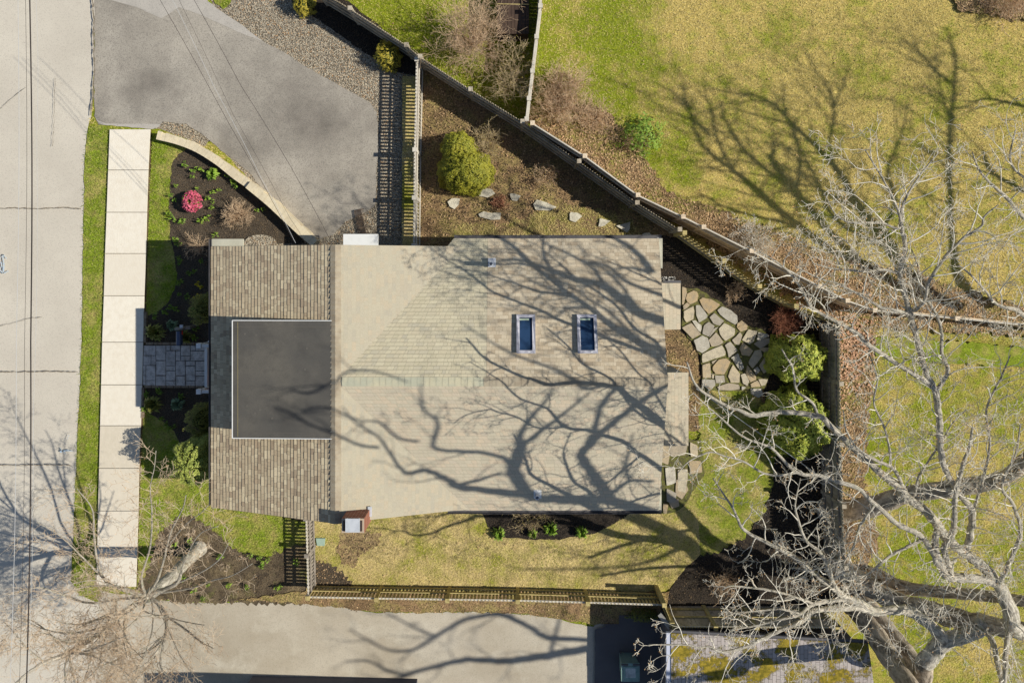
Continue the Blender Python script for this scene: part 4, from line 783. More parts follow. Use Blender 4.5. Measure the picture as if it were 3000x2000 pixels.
big_lb = [
 (w3([(2990,1852,5.6,40),(2961,1830,6.0,44),(2961,1794,6.3,42),(2925,1712,6.6,34),(2877,1657,6.9,30),(2834,1624,7.1,27),(2798,1598,7.3,27),(2770,1570,7.4,27),(2719,1504,7.6,26),(2655,1453,7.8,25),(2635,1427,7.9,24),(2579,1384,8.0,22),(2489,1300,8.3,20),(2436,1250,8.5,18),(2392,1217,8.6,17),(2283,1207,8.8,14),(2206,1217,8.9,13),(2168,1201,9.0,11),(2130,1189,9.0,10),(2043,1133,9.1,8),(2012,1060,9.2,5)]), dict(every=.6, length=.95, depth=2)),
 (w3([(2397,1222,8.6,9),(2380,1180,8.7,8),(2334,1143,8.8,7),(2323,1082,8.9,6),(2290,1023,9.0,4)]), dict(every=.6, length=.95, depth=2)),
 w3([(2706,1945,3.8,50),(2737,1906,4.0,48),(2770,1878,4.2,46),(2834,1858,4.5,40),(2885,1837,4.7,34),(2862,1818,4.9,20)]),
 w3([(2775,1880,4.2,34),(2748,1850,4.4,34),(2706,1814,4.7,32),(2668,1791,5.0,30),(2645,1784,5.2,28),(2584,1790,5.6,24),(2553,1788,5.9,26),(2522,1766,6.3,24),(2484,1753,6.7,22),(2451,1728,7.1,20),(2400,1690,7.5,17),(2321,1628,8.1,14),(2250,1590,8.2,11),(2179,1550,8.3,9),(2147,1488,8.4,7),(2089,1400,8.5,4)]),
 w3([(2553,1790,6.0,18),(2500,1779,6.4,17),(2385,1789,7.1,15),(2349,1819,7.7,13),(2308,1835,7.7,12),(2232,1870,7.8,10),(2176,1896,7.8,9),(2114,1909,7.9,8),(2079,1893,7.9,6),(2045,1896,8.0,5),(2010,1888,8.0,5),(1900,1887,8.1,3)]),
 w3([(2520,1765,6.4,15),(2480,1755,6.8,13),(2385,1768,7.4,11),(2340,1800,7.8,8),(2283,1814,7.9,7),(2219,1830,7.9,6),(2142,1845,8.0,4)]),
 w3([(2385,1768,7.4,9),(2321,1745,7.7,7),(2257,1728,8.0,7),(2193,1720,8.0,6),(2140,1716,8.1,5),(2115,1727,8.1,3)]),
 w3([(2340,1795,7.8,6),(2283,1784,7.9,6),(2206,1790,8.0,5),(2150,1796,8.0,4),(2114,1814,8.1,3)]),
 w3([(2451,1728,7.1,12),(2430,1680,8.0,12),(2405,1620,8.2,11),(2360,1580,8.4,9),(2335,1510,8.6,7),(2330,1470,8.7,5),(2345,1400,8.8,3)]),
 w3([(2925,1712,6.6,22),(2880,1697,6.9,24),(2830,1692,7.1,26),(2795,1690,7.2,26),(2770,1683,7.3,24),(2752,1644,7.5,20),(2739,1593,7.7,19),(2744,1555,7.9,16)]),
 w3([(2790,1690,7.2,20),(2777,1650,7.4,18),(2765,1606,7.7,18),(2783,1581,7.8,18),(2793,1550,8.0,18),(2796,1500,8.2,15),(2798,1453,8.4,14),(2818,1371,8.7,12),(2839,1313,8.9,10),(2850,1250,9.1,6)]),
 w3([(2830,1620,7.1,18),(2842,1560,7.5,20),(2850,1500,7.8,19),(2830,1470,8.0,18),(2805,1438,8.2,17),(2777,1389,8.5,17),(2762,1351,8.7,18),(2754,1300,8.9,19),(2750,1220,9.1,19),(2741,1141,9.3,20)]),
 w3([(2741,1141,9.3,16),(2715,1118,9.4,16),(2692,1105,9.5,15),(2594,1043,9.8,14),(2536,1003,10.0,13),(2513,976,10.1,12),(2446,940,10.2,10),(2379,900,10.3,9),(2348,846,10.4,8),(2312,797,10.5,7),(2259,757,10.6,4),(2190,720,10.6,3)]),
 w3([(2741,1141,9.3,13),(2759,1123,9.4,12),(2777,1079,9.5,11),(2759,1034,9.7,10),(2758,970,9.8,9),(2741,918,9.9,9),(2696,846,10.1,7),(2687,775,10.3,5),(2670,730,10.4,3)]),
 w3([(2741,1141,9.3,15),(2714,1092,9.5,16),(2696,1029,9.8,17),(2674,954,10.0,17),(2661,904,10.2,16),(2643,837,10.4,16),(2638,784,10.6,15),(2652,730,10.8,14),(2643,672,11.0,13),(2638,640,11.1,11),(2647,594,11.2,8),(2696,513,11.3,6),(2750,446,11.4,3)]),
 w3([(2665,920,10.1,13),(2620,908,10.3,11),(2580,900,10.4,10),(2536,873,10.5,8),(2495,851,10.6,7),(2446,828,10.7,6),(2400,815,10.8,5),(2330,780,10.9,3)]),
 w3([(2662,900,10.2,10),(2679,909,10.3,10),(2710,878,10.5,10),(2719,829,10.6,10),(2759,766,10.8,10),(2790,730,10.9,9),(2826,695,11,9),(2875,663,11.1,7),(2884,634,11.2,6),(2925,600,11.3,3)]),
 w3([(2640,665,11.0,9),(2625,670,11.1,8),(2590,655,11.1,7),(2553,652,11.2,7),(2491,652,11.3,6),(2446,625,11.4,4),(2415,565,11.5,3)]),
 w3([(2640,650,11.1,7),(2632,620,11.2,7),(2620,590,11.3,7),(2590,530,11.4,6),(2560,480,11.5,5),(2535,440,11.5,3)]),
 w3([(2643,805,10.5,8),(2590,790,10.6,8),(2540,795,10.7,7),(2480,790,10.8,6),(2430,785,10.9,5),(2380,770,11,3)]),
 w3([(2520,765,10.7,6),(2500,730,10.8,5),(2470,700,10.9,4),(2440,690,11,3)]),
 w3([(3040,960,8.8,18),(2982,911,9.2,14),(2923,893,9.4,9),(2885,850,9.6,7),(2846,807,9.8,6),(2808,776,9.9,4)]),
 w3([(3060,700,9.6,16),(3000,638,9.9,12),(2950,580,10.1,10),(2915,549,10.2,8),(2870,500,10.3,6),(2848,446,10.4,3)]),
 w3([(3080,560,9.6,12),(3000,520,9.9,7),(2960,470,10,6),(2975,380,10.1,4)]),
 w3([(2925,1712,6.8,14),(2960,1640,7.4,13),(2990,1560,7.9,12),(2970,1480,8.4,10),(2935,1420,8.7,8),(2975,1330,9.0,6),(2990,1240,9.2,4)]),
 w3([(2850,1500,7.8,9),(2880,1400,8.4,8),(2900,1300,8.8,7),(2890,1200,9.2,6),(2930,1110,9.5,5),(2960,1040,9.7,3)]),
 (w3([(2800,1640,7.3,10),(2752,1657,7.5,14),(2732,1619,7.7,15),(2706,1578,7.9,16),(2681,1558,8.0,16),(2630,1535,8.1,15),(2584,1494,8.3,14),(2543,1458,8.5,13),(2515,1430,8.6,13),(2464,1412,8.7,13),(2400,1392,8.8,12),(2334,1383,8.9,10),(2270,1321,9.0,8),(2249,1306,9.1,7),(2176,1278,9.2,6),(2107,1219,9.3,5),(2073,1191,9.3,4),(2030,1150,9.4,3)]), dict(every=.6, length=.95, depth=2)),
 w3([(2334,1383,8.9,8),(2280,1392,9.0,7),(2232,1383,9.0,6),(2175,1350,9.1,6),(2117,1334,9.2,5),(2079,1324,9.2,5),(2020,1350,9.3,4),(1985,1385,9.3,3)]),
 w3([(2655,1453,7.8,12),(2632,1395,8.1,10),(2612,1368,8.3,10),(2600,1362,8.4,10),(2560,1345,8.5,9),(2510,1310,8.6,7),(2480,1260,8.8,5),(2470,1200,8.9,3)]),
 w3([(2608,1365,8.3,8),(2607,1320,8.5,7),(2590,1250,8.8,6),(2560,1180,9.0,6),(2570,1110,9.2,5),(2545,1030,9.4,3)]),
 w3([(2680,1450,7.9,8),(2690,1400,8.2,7),(2720,1350,8.5,6),(2760,1290,8.8,5),(2790,1240,9,4),(2830,1200,9.1,3)]),
 w3([(2706,1578,7.9,10),(2660,1600,8.0,9),(2610,1625,8.1,9),(2580,1650,8.2,8),(2540,1680,8.2,6),(2480,1690,8.3,5),(2440,1720,8.4,3)]),
 w3([(2560,1480,8.4,8),(2520,1540,8.4,7),(2500,1600,8.5,6),(2470,1650,8.6,4)]),
 w3([(2880,1845,4.8,18),(2905,1870,5.3,16),(2920,1930,6.2,14),(2935,2000,7.2,12),(2950,2100,8.2,9)]),
 w3([(2961,1800,6.4,12),(2950,1880,7.2,14),(2945,1950,7.8,14),(2940,2040,8.4,10)]),
]
roofz = 3.9
sh_lb = [   # high limbs out of the frame on the right, placed by where their shadows fall
 ([hub] + ws([(1690,1466,13.8,24),(1620,1464,13.9,23)],3.6) + [hub2] + ws([(1525,1400,14.2,24),(1508,1340,14.5,24),(1506,1300,14.8,20)])),
 ws([(1506,1300,14.8,14),(1535,1270,15,11),(1568,1230,15.2,9),(1600,1190,15.4,7),(1640,1135,15.6,4)]),
 ws([(1503,1300,14.8,13),(1492,1260,15,11),(1502,1215,15.2,9),(1525,1160,15.4,7),(1530,1120,15.5,4)]),
 ws([(1515,1375,14.4,14),(1470,1340,14.8,11),(1400,1322,15.2,10),(1330,1318,15.5,10),(1290,1316,15.7,9),(1252,1300,16,9),(1243,1240,16.3,8),(1225,1212,16.5,7),(1185,1185,16.8,6),(1150,1110,17,3)]),
 [hub2] + ws([(1470,1452,14.3,18),(1400,1442,14.7,17),(1360,1418,15,14),(1285,1388,15.4,11),(1210,1390,15.8,10),(1165,1355,16.2,8),(1100,1280,16.8,7),(1010,1230,17.4,5),(960,1180,17.8,3)],4.2),
 ws([(1380,1425,14.9,11),(1420,1412,14.9,9),(1480,1388,14.9,7)]),
 ws([(1255,1300,16,8),(1190,1288,16.4,7),(1120,1240,17,6),(1060,1230,17.3,4)],4.4),
 ([hub] + ws([(1778,1420,14,22),(1740,1380,14.3,20),(1703,1345,14.6,18),(1695,1320,14.7,17),(1715,1275,15,15),(1745,1225,15.2,15),(1790,1170,15.4,14),(1835,1125,15.6,13),(1862,1105,15.7,11),(1850,1060,15.8,11),(1820,1000,15.9,10),(1790,955,16,9),(1755,905,16.1,8),(1700,860,16.2,6),(1640,810,16.3,4)])),
 ws([(1697,1335,14.6,14),(1698,1290,15,12),(1702,1250,15.2,11),(1690,1200,15.4,11),(1696,1150,15.6,11),(1708,1118,15.7,11),(1660,1118,15.9,9),(1620,1125,16,10),(1570,1090,16.2,9),(1530,1065,16.3,8),(1450,1035,16.5,7),(1380,990,16.7,5),(1320,940,16.8,3)]),
 ws([(1620,1125,16,7),(1640,1080,16.1,6),(1620,1040,16.2,5),(1560,1010,16.3,3)]),
 ws([(1792,1440,14,16),(1830,1455,13.8,12),(1870,1415,13.9,9),(1940,1415,13.9,8)]),
 ws([(1868,1412,13.9,8),(1840,1370,14.2,7),(1828,1320,14.5,6),(1815,1260,14.8,3)]),
 # limbs over the upper part of the roof
 ws([(2060,1010,13.2,20),(1990,975,13.5,20),(1900,935,13.8,24),(1850,915,14,24),(1790,850,14.3,22),(1740,825,14.5,18),(1690,815,14.7,16),(1600,775,15,12),(1530,760,15.3,9),(1450,775,15.6,6),(1380,740,16,3)]),
 ws([(1850,912,14,14),(1780,830,14.6,11),(1770,790,14.8,9),(1720,750,15,8),(1650,710,15.2,5)]),
 ws([(1990,1000,13.5,15),(1930,965,13.8,13),(1850,900,14.2,10),(1830,840,14.5,8),(1800,790,14.8,7),(1760,770,15,5)]),
 ws([(1950,870,13.6,12),(1900,850,13.9,10),(1850,825,14.2,9),(1810,780,14.5,8),(1760,765,14.8,5)]),
 ws([(1932,800,13.2,16),(1928,770,13.3,15),(1910,735,13.5,12),(1870,700,13.8,10),(1820,670,14.1,5)]),
 ws([(1930,800,13.2,10),(1880,785,13.6,7),(1820,790,14,5)]),
 ws([(1990,1080,13.6,12),(1900,1040,13.9,10),(1800,980,14.2,10),(1740,930,14.5,9),(1680,870,14.9,8),(1600,840,15.2,7),(1540,800,15.5,4)]),
 ws([(1720,905,14.6,8),(1650,900,15,7),(1580,930,15.3,5),(1500,900,15.6,3)]),
 ws([(2040,1130,13.6,12),(1960,1070,13.9,10),(1890,1020,14.2,8),(1840,1000,14.5,5)]),
 ws([(1150,1110,16.6,3,4.3),(1080,1085,16.8,5,4.5),(1010,1090,17,5,4.65),(960,1120,17.3,5,4.65),(900,1150,17.6,7,4.65),(850,1140,17.8,4,4.65)]),
 ws([(1110,1310,16.4,7,4.3),(1060,1305,16.7,7,4.5),(1010,1285,17,7,4.65),(950,1260,17.3,6,4.65),(900,1240,17.6,5,4.65),(850,1210,17.8,6,4.65),(800,1190,18,3,4.65)]),
 ws([(1060,1235,16.8,5,4.5),(1000,1210,17,5,4.65),(940,1190,17.4,5,4.65),(880,1200,17.7,5,4.65)]),
 # driveway and lawn shadows at the bottom
 ws([(1800,1885,11.5,28,0),(1740,1895,13.0,26,0),(1600,1918,14,25,0),(1480,1935,14.6,24,0),(1370,1930,15.2,18,0),(1280,1950,15.7,15,0),(1190,1975,16.2,12,0),(1100,2010,16.7,8,0)],0),
 ws([(1740,1875,13.4,16,0),(1640,1868,13.8,16,0),(1590,1860,14,15,0),(1540,1830,14.3,15,0),(1470,1800,14.7,17,0),(1420,1800,15,15,0),(1350,1818,15.4,13,0),(1270,1865,15.9,12,0),(1210,1900,16.3,10,0),(1130,1900,16.8,8,0),(1020,1840,17.5,4,0)],0),
 ws([(1605,1930,14,9,0),(1625,1860,14.4,9,0),(1640,1800,14.8,6,0),(1655,1760,15,3,0)],0),
 ws([(1200,1975,16,12,0),(1140,1965,16.6,10,0),(1080,1935,17.1,8,0),(1010,1935,17.6,5,0)],0),
 ws([(1270,1860,15.9,8,0),(1200,1830,16.4,7,0),(1130,1790,17,4,0)],0),
 ws([(1985,1600,12,20,0),(1940,1622,12.4,13,0),(1880,1645,12.8,10,0),(1800,1656,13.3,8,0),(1700,1662,13.9,7,0),(1600,1662,14.5,6,0),(1520,1664,15,5,0),(1470,1650,15.4,3,0)],0),
 # lawn beyond the fences: shadows that run north
 ws([(2880,890,5.5,34,0),(2830,850,6.5,30,0),(2805,800,7.2,24,0),(2790,720,8,17,0),(2783,600,9,14,0),(2780,480,10,13,0),(2782,400,10.6,12,0),(2788,330,11.2,11,0),(2797,220,12,9,0),(2795,165,12.4,8,0),(2772,80,13,4,0)],0),
 ws([(2785,370,10.8,7,0),(2765,300,11.4,6,0),(2750,240,11.9,5,0),(2740,150,12.5,3,0)],0),
 ws([(2795,245,11.9,7,0),(2750,215,12.2,8,0),(2700,160,12.7,6,0),(2640,110,13.2,3,0)],0),
 ws([(2800,900,5.5,30,0),(2700,850,6.5,28,0),(2600,720,7.6,24,0),(2540,640,8.3,22,0),(2490,560,9,18,0),(2440,480,9.7,15,0),(2370,410,10.4,12,0),(2310,350,11,10,0),(2262,302,11.5,8,0),(2200,278,12,7,0),(2140,272,12.4,5,0),(2060,250,13,3,0)],0),
 ws([(2442,482,9.7,9,0),(2430,420,10.3,8,0),(2440,360,10.9,8,0),(2442,310,11.3,8,0),(2420,250,11.8,6,0),(2380,190,12.3,4,0),(2350,130,12.8,3,0)],0),
 ws([(2442,312,11.3,6,0),(2470,250,11.8,5,0),(2490,180,12.4,3,0)],0),
 ws([(2700,880,6.3,24,0),(2560,800,7.4,22,0),(2450,700,8.4,18,0),(2380,620,9.1,18,0),(2330,560,9.7,20,0),(2260,470,10.5,14,0),(2270,440,11,8,0)],0),
 ws([(2560,810,7.4,20,0),(2420,720,8.4,20,0),(2300,630,9.4,18,0),(2220,560,10.2,18,0),(2150,500,10.9,14,0),(2060,430,11.7,10,0),(2020,340,12.5,5,0)],0),
 ws([(2330,560,9.7,12,0),(2250,500,10.5,10,0),(2180,440,11.1,10,0),(2130,360,11.8,7,0),(2110,300,12.4,4,0)],0),
 ws([(2080,400,11.8,10,0),(2020,330,12.4,9,0),(2000,240,13,5,0)],0),
 ws([(3100,620,6,18,0),(3000,560,7,14,0),(2900,500,7.8,10,0),(2880,440,8.4,6,0)],0),
 ws([(2700,880,6.3,20,0),(2640,780,7.2,16,0),(2600,690,8,13,0),(2540,630,8.8,11,0),(2470,590,9.5,9,0),(2380,540,10.3,6,0)],0),
 ws([(2600,720,7.6,14,0),(2500,680,8.4,12,0),(2430,620,9.2,10,0),(2395,530,10,8,0),(2350,450,10.8,5,0)],0),
 ws([(2420,720,8.4,12,0),(2320,660,9.2,11,0),(2200,630,10,9,0),(2110,600,10.8,7,0),(2040,560,11.4,4,0)],0),
 ws([(2330,560,9.7,11,0),(2345,480,10.4,9,0),(2330,400,11,8,0),(2300,320,11.7,6,0),(2290,240,12.3,3,0)],0),
 ws([(2150,500,10.9,9,0),(2105,420,11.5,8,0),(2085,330,11.8,6,0),(2060,250,12.4,3,0)],0),
 ws([(2560,700,8.4,12,0),(2620,600,9.3,10,0),(2600,500,10.2,8,0),(2640,400,11,6,0),(2660,300,11.8,3,0)],0),
 ws([(3100,330,7.5,14,0),(2990,310,8.3,12,0),(2900,290,9,8,0),(2840,300,9.5,4,0)],0),
]
def thin(L):
    m_ = np.mean(np.array(L), 0); return (L, dict(every=.45)) if m_[1] < -8.2 and m_[0] < 11 else L
big_lb = [L if isinstance(L, tuple) else thin(L) for L in big_lb]
tw_main = dict(every=.25, length=1.6, depth=3, rad=.020, start=.03, sub=2.9, decay=.6, bud=.019, kink=.40)
tree('bare_oak', 'huge bare pale barked tree with many trunks at the lower right beside the shed', big_tr, big_lb, 21, base, tw_main)
def far_branch(L): return (L, dict(every=.42, length=1.9, depth=2, rad=.022, start=.08, bud=0, sub=3.2))
r_ = random.Random(5)
oak = [o for o in bpy.data.objects if o.name == 'bare_oak'][0]
tm = MB()
for L_ in sh_lb:
    m_ = MB(); q = limb(m_, L_, 5, 8, .03, r_); m_.build('branch', M['limb'], oak, True)
    yy0 = (Vector(q[0][:3])-SV*(q[0][2]/SV.z)).y
    if yy0 > -1.5 and q[0][2] < 11.9: twigs(tm, None, q, r_, every=.30, length=3.0, depth=2, rad=.034, start=.25, bud=0, sub=3.2, kink=.30, flat=.5)
    else: twigs(tm, None, q, r_, every=.62, length=1.7, depth=2, rad=.026, start=.25, bud=0, sub=2.4, kink=.34)
tm.build('twigs', M['twig'], oak, True)
# bare tree on the street corner, lower left
w4 = w3
lt = [w4([(590,1600,-.1,48),(572,1618,.3,40),(545,1645,1.0,36),(500,1690,2.2,36),(450,1732,3.3,32),(428,1750,3.7,30)])]
ll = [w4(L) for L in (
 [(430,1748,3.7,21.1),(400,1772,4.0,18.6),(370,1790,4.3,17.4),(330,1825,4.7,16.1),(270,1868,5.2,16.1),(200,1913,5.8,14.9),(130,1940,6.2,12.4),(70,1980,6.6,9.9),(0,2050,7,7.4)],
 [(440,1745,3.7,12.4),(470,1775,4.0,9.9),(487,1805,4.3,9.3),(484,1860,4.9,6.8),(470,1945,5.6,5.6),(500,1990,6,3.7)],
 [(487,1805,4.3,5.6),(540,1840,4.8,5.0),(590,1880,5.4,3.7),(630,1900,5.8,2.0)],
 [(487,1805,4.3,3.7),(540,1820,4.7,3.1),(600,1830,5.3,2.0)],
 [(440,1740,3.8,14.9),(480,1725,4.1,13.6),(520,1705,4.5,11.2),(535,1660,5,5.6),(560,1600,5.7,4.3),(590,1560,6.3,3.1),(640,1540,6.8,2.0)],
 [(470,1735,4.0,7.4),(560,1722,4.7,5.0),(620,1700,5.3,4.3),(680,1685,5.9,3.1),(740,1650,6.4,2.0)],
 [(500,1715,4.3,6.2),(580,1680,5.1,5.0),(640,1640,5.8,3.7),(670,1590,6.3,2.0)],
 [(430,1745,3.8,8.7),(460,1700,4.3,7.4),(480,1640,5,6.2),(500,1560,5.9,5.0),(535,1490,6.7,3.7),(545,1450,7.2,2.0)],
 [(490,1600,5.4,4.3),(540,1540,6.2,3.7),(590,1500,6.8,2.5),(610,1480,7,2.0)],
 [(425,1742,3.9,8.1),(415,1690,4.5,6.2),(440,1600,5.5,5.6),(445,1500,6.5,4.3),(440,1430,7.1,3.1),(452,1370,7.7,2.5),(457,1320,8,2.0)],
 [(420,1745,3.9,9.9),(370,1730,4.4,8.7),(310,1700,5,7.4),(285,1640,5.6,6.2),(275,1560,6.3,5.6),(270,1490,6.9,3.7),(225,1430,7.4,2.0)],
 [(300,1690,5,5.6),(250,1640,5.7,5.0),(200,1590,6.3,3.7),(150,1550,6.8,2.5),(110,1530,7,2.0)],
 [(410,1748,4.0,8.7),(340,1755,4.7,6.8),(260,1765,5.3,6.2),(180,1740,5.9,5.0),(110,1720,6.4,3.7),(40,1740,6.9,2.5)],
 [(400,1762,4.0,8.7),(345,1795,4.5,6.8),(280,1815,5.1,5.6),(230,1828,5.6,4.3),(180,1822,6,2.5)],
 [(350,1800,4.5,5.6),(340,1870,5.2,5.0),(350,1940,5.8,4.3),(385,2010,6.3,2.5)],
 [(270,1868,5.2,5.0),(265,1930,5.8,4.3),(240,2010,6.4,2.5)],
 [(200,1910,5.8,5.6),(190,1960,6.2,5.0),(195,2030,6.6,3.1)],
 [(130,1940,6.2,5.6),(80,1900,6.6,4.3),(40,1850,7,3.1),(10,1820,7.2,2.0)],
 [(200,1913,5.8,5.6),(150,1860,6.3,5.0),(100,1820,6.8,3.1),(60,1810,7,2.0)],
 [(445,1750,3.8,5.0),(447,1830,4.6,3.7),(430,1900,5.3,3.1),(400,1960,5.9,2.0)],
 [(455,1755,3.8,4.3),(500,1860,5,3.1),(540,1940,5.8,2.5),(580,1990,6.3,2.0)],
 [(330,1825,4.7,5.0),(300,1890,5.4,3.7),(290,1950,6,3.1),(250,1990,6.4,2.0)])]
for q_ in (4,5,6,7): ll[q_] = (ll[q_], dict(every=.5, length=.9, depth=2))
ra = random.Random(77)
for k in range(24):                                    # the many lesser boughs that radiate from the fork
    a = ra.uniform(-.25, 1.25*math.pi); R_ = ra.uniform(170, 430)*(1.15 if math.cos(a) < .2 else .8); bend = ra.uniform(-.9,.9); z1 = ra.uniform(5.2, 7.6)
    o_ = ra.choice([(430,1748,3.7),(370,1790,4.3),(330,1825,4.7),(270,1868,5.2),(200,1913,5.8),(487,1805,4.3),(484,1860,4.9),(340,1755,4.7),(285,1640,5.6),(260,1765,5.3)]); R_ *= .72
    pts_ = []
    for t in (0, .25, .5, .75, 1): aa = a+bend*t; pts_.append((o_[0]+math.cos(aa)*R_*t+ra.uniform(-8,8)*t, o_[1]+math.sin(aa)*R_*t*.95+ra.uniform(-8,8)*t, o_[2]+(z1-o_[2])*t**.8, 4.5*(1-t)+1.6))
    ll.append(w4(pts_))
tree('bare_street_tree', 'bare branching tree with buff twigs leaning over the sidewalk end at the lower left', lt, ll, 33, P(585,1610), dict(every=.22, length=1.2, depth=2, rad=.007, start=.22, sub=3.8, decay=.62, bud=.012, kink=.30, up=.1), ('limb','limb','twig2','bud'))
# ---------------------------------------------------------------- shrubs
def bare_shrub(name, label, px, py, rpx, h, n, mats=('shrubtwig','bud'), seed=1, spread=1.0, lean=(0,0), depth=2, bud=.01, rad=.007, sub=3.6):
    r = random.Random(seed); b = P(px, py); root = thing(name, label, 'shrub', b); tm, bd = MB(), MB(); R = rpx*(H-h*.5)/F
    for i in range(n):
        a = 2*math.pi*(i+r.random())/n; s_ = r.uniform(.25,1)*spread
        d = Vector((math.cos(a)*s_*R+lean[0], math.sin(a)*s_*R+lean[1], h*r.uniform(.5,1.1))); L = d.length*r.uniform(.55,.8)
        one(tm, bd, b+Vector((math.cos(a), math.sin(a), 0))*.05, d.normalized(), L, rad, r, depth, .1, bud, .58, .26, sub)
    tm.build('stems', M[mats[0]], root, True)
    if bd.f: bd.build('leaf_buds', M[mats[1]], root)
    return root
def leafy(name, label, cat, px, py, rx, ry, h, n, leaf, m, seed=1, core=True, group=None, ell=2.2, rough=.12, up=.5, cone=0, tall=False, wid=.45, coremat=None, loc=None, parts=('foliage','stem')):
    """rounded evergreen: a lumpy shell of many separate leaves over a dark twiggy core"""
    b = loc or P(px, py); r = np.random.default_rng(seed); root = thing(name, label, cat, b, group); k = (H-h*.5)/F; RX, RY = rx*k, ry*k
    u = r.uniform(-.15, 1, n); th = r.uniform(0, 2*math.pi, n); cs = np.sqrt(1-np.clip(u, 0, 1)**2)
    if name == 'boxwood': u = np.clip(u, -.15, 1)**1.0; u = np.where(u > 0, u**.6, u); cs = (1-np.clip(u, 0, 1)**9)**.5
    lump = 1 + rough*(np.sin(th*5+seed)*np.cos(u*6+seed*2)+np.sin(th*9+u*7)*.6+np.sin(th*17-u*11)*.35)
    rad_ = lump*(1-np.abs(r.normal(0, .06, n)))
    nrm = np.stack([np.cos(th)*cs, np.sin(th)*cs, np.clip(u, -.1, 1)], 1)
    pos = np.stack([b.x+nrm[:,0]*RX*rad_, b.y+nrm[:,1]*RY*rad_, h*(.12+.88*np.clip(u,0,1)*rad_) if not cone else h*np.clip(u,0,1)], 1)
    if cone: sh_ = (1-np.clip(u,0,1)*cone)/np.maximum(cs,.15); pos[:,0] = b.x+(pos[:,0]-b.x)*sh_; pos[:,1] = b.y+(pos[:,1]-b.y)*sh_
    nn = nrm + r.normal(0, .38, (n,3)) + np.array([0,0,up]); nn /= np.linalg.norm(nn, axis=1)[:,None]
    t = np.cross(nn, r.normal(0, 1, (n,3))); t /= np.linalg.norm(t, axis=1)[:,None]; s2 = np.cross(nn, t)
    ln = leaf*r.uniform(.6, 1.3, n)[:,None]; V = np.empty((n,4,3)); V[:,0] = pos-t*ln*.5; V[:,1] = pos+s2*ln*wid*.5; V[:,2] = pos+t*ln*.5+nn*ln*.1; V[:,3] = pos-s2*ln*wid*.5
    arr_mesh(parts[0], V.reshape(-1,3), np.arange(n*4).reshape(n,4), M[m], root)
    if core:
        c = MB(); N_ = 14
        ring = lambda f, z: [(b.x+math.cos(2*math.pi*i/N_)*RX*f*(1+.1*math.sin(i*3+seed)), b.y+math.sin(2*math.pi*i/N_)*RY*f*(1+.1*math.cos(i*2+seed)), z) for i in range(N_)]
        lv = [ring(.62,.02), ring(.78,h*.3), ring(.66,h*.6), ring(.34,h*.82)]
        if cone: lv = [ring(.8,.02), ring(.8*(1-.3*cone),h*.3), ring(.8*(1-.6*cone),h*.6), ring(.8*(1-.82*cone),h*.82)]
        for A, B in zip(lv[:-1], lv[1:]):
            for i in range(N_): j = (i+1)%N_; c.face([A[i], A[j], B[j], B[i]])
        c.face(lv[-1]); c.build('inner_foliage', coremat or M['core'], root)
    return root
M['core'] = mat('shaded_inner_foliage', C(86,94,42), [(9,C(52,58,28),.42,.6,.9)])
leafy('rhododendron', 'upper of the two glossy rhododendrons by the back fence', 'shrub', 2315, 1044, 82, 74, 1.7, 5600, .14, 'rhodo', 3, ell=2, wid=.34, rough=.10)
leafy('rhododendron', 'larger lower rhododendron by the back fence under the bare limb', 'shrub', 2311, 1229, 98, 104, 1.9, 8500, .14, 'rhodo', 4, wid=.34, rough=.10)
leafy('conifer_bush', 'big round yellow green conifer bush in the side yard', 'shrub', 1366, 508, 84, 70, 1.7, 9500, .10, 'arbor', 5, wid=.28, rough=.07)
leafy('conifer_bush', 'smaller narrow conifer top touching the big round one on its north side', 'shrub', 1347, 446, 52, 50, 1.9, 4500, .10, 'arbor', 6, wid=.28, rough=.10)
leafy('golden_shrub', 'golden spiky shrub between the gravel and the diagonal fence', 'shrub', 1142, 172, 36, 42, 1.0, 900, .15, 'ygreen', 7, wid=.2, rough=.16, up=.9)
leafy('golden_shrub', 'golden spiky shrub cut by the top edge beside the gravel', 'shrub', 898, 20, 30, 34, .9, 700, .15, 'ygreen', 8, wid=.2, rough=.16, up=.9)
leafy('lawn_bush', 'bright green leafy bush on the lawn behind the diagonal fence', 'shrub', 1876, 400, 54, 50, 1.0, 1500, .11, 'bright', 9, wid=.4, rough=.38, core=False)
bare_shrub('bare_bush', 'thin woody bush under the bright green leaves on the lawn', 1855, 420, 50, .9, 18, seed=61)
leafy('boxwood', 'clipped dark bush against the front wall north of the walk', 'shrub', 634, 900, 24, 42, 1.9, 3000, .06, 'boxw', 10, wid=.5)
leafy('boxwood', 'clipped dark bush against the front wall south of the walk', 'shrub', 630, 1208, 30, 42, 2.0, 3200, .06, 'boxw', 11, wid=.5)
leafy('boxwood', 'largest round bush at the front, beside the front lawn', 'shrub', 644, 1306, 56, 64, 2.9, 16000, .08, 'boxw_painted_lit', 12, wid=.5, rough=.08)
az = leafy('azalea', 'round pink flowering azalea in the front bed', 'shrub', 566, 588, 22, 26, .6, 1100, .055, 'bright', 13, wid=.5)
r0 = np.random.default_rng(3); nfl = 620; th = r0.uniform(0, 6.28, nfl); rr_ = np.sqrt(r0.uniform(.02, 1, nfl)**.8); cc = P(562, 590, .45)
pf = np.stack([cc.x+np.cos(th)*rr_*.36, cc.y+np.sin(th)*rr_*.40, .38+.3*(1-rr_**2)+r0.uniform(0,.06,nfl)], 1)
V = np.repeat(pf[:,None,:], 4, 1) + r0.normal(0, .022, (nfl,4,3)); V[:,0,0] -= .03; V[:,1,1] -= .03; V[:,2,0] += .03; V[:,3,1] += .03
arr_mesh('blossom', V.reshape(-1,3), np.arange(nfl*4).reshape(nfl,4), M['pink'], az)
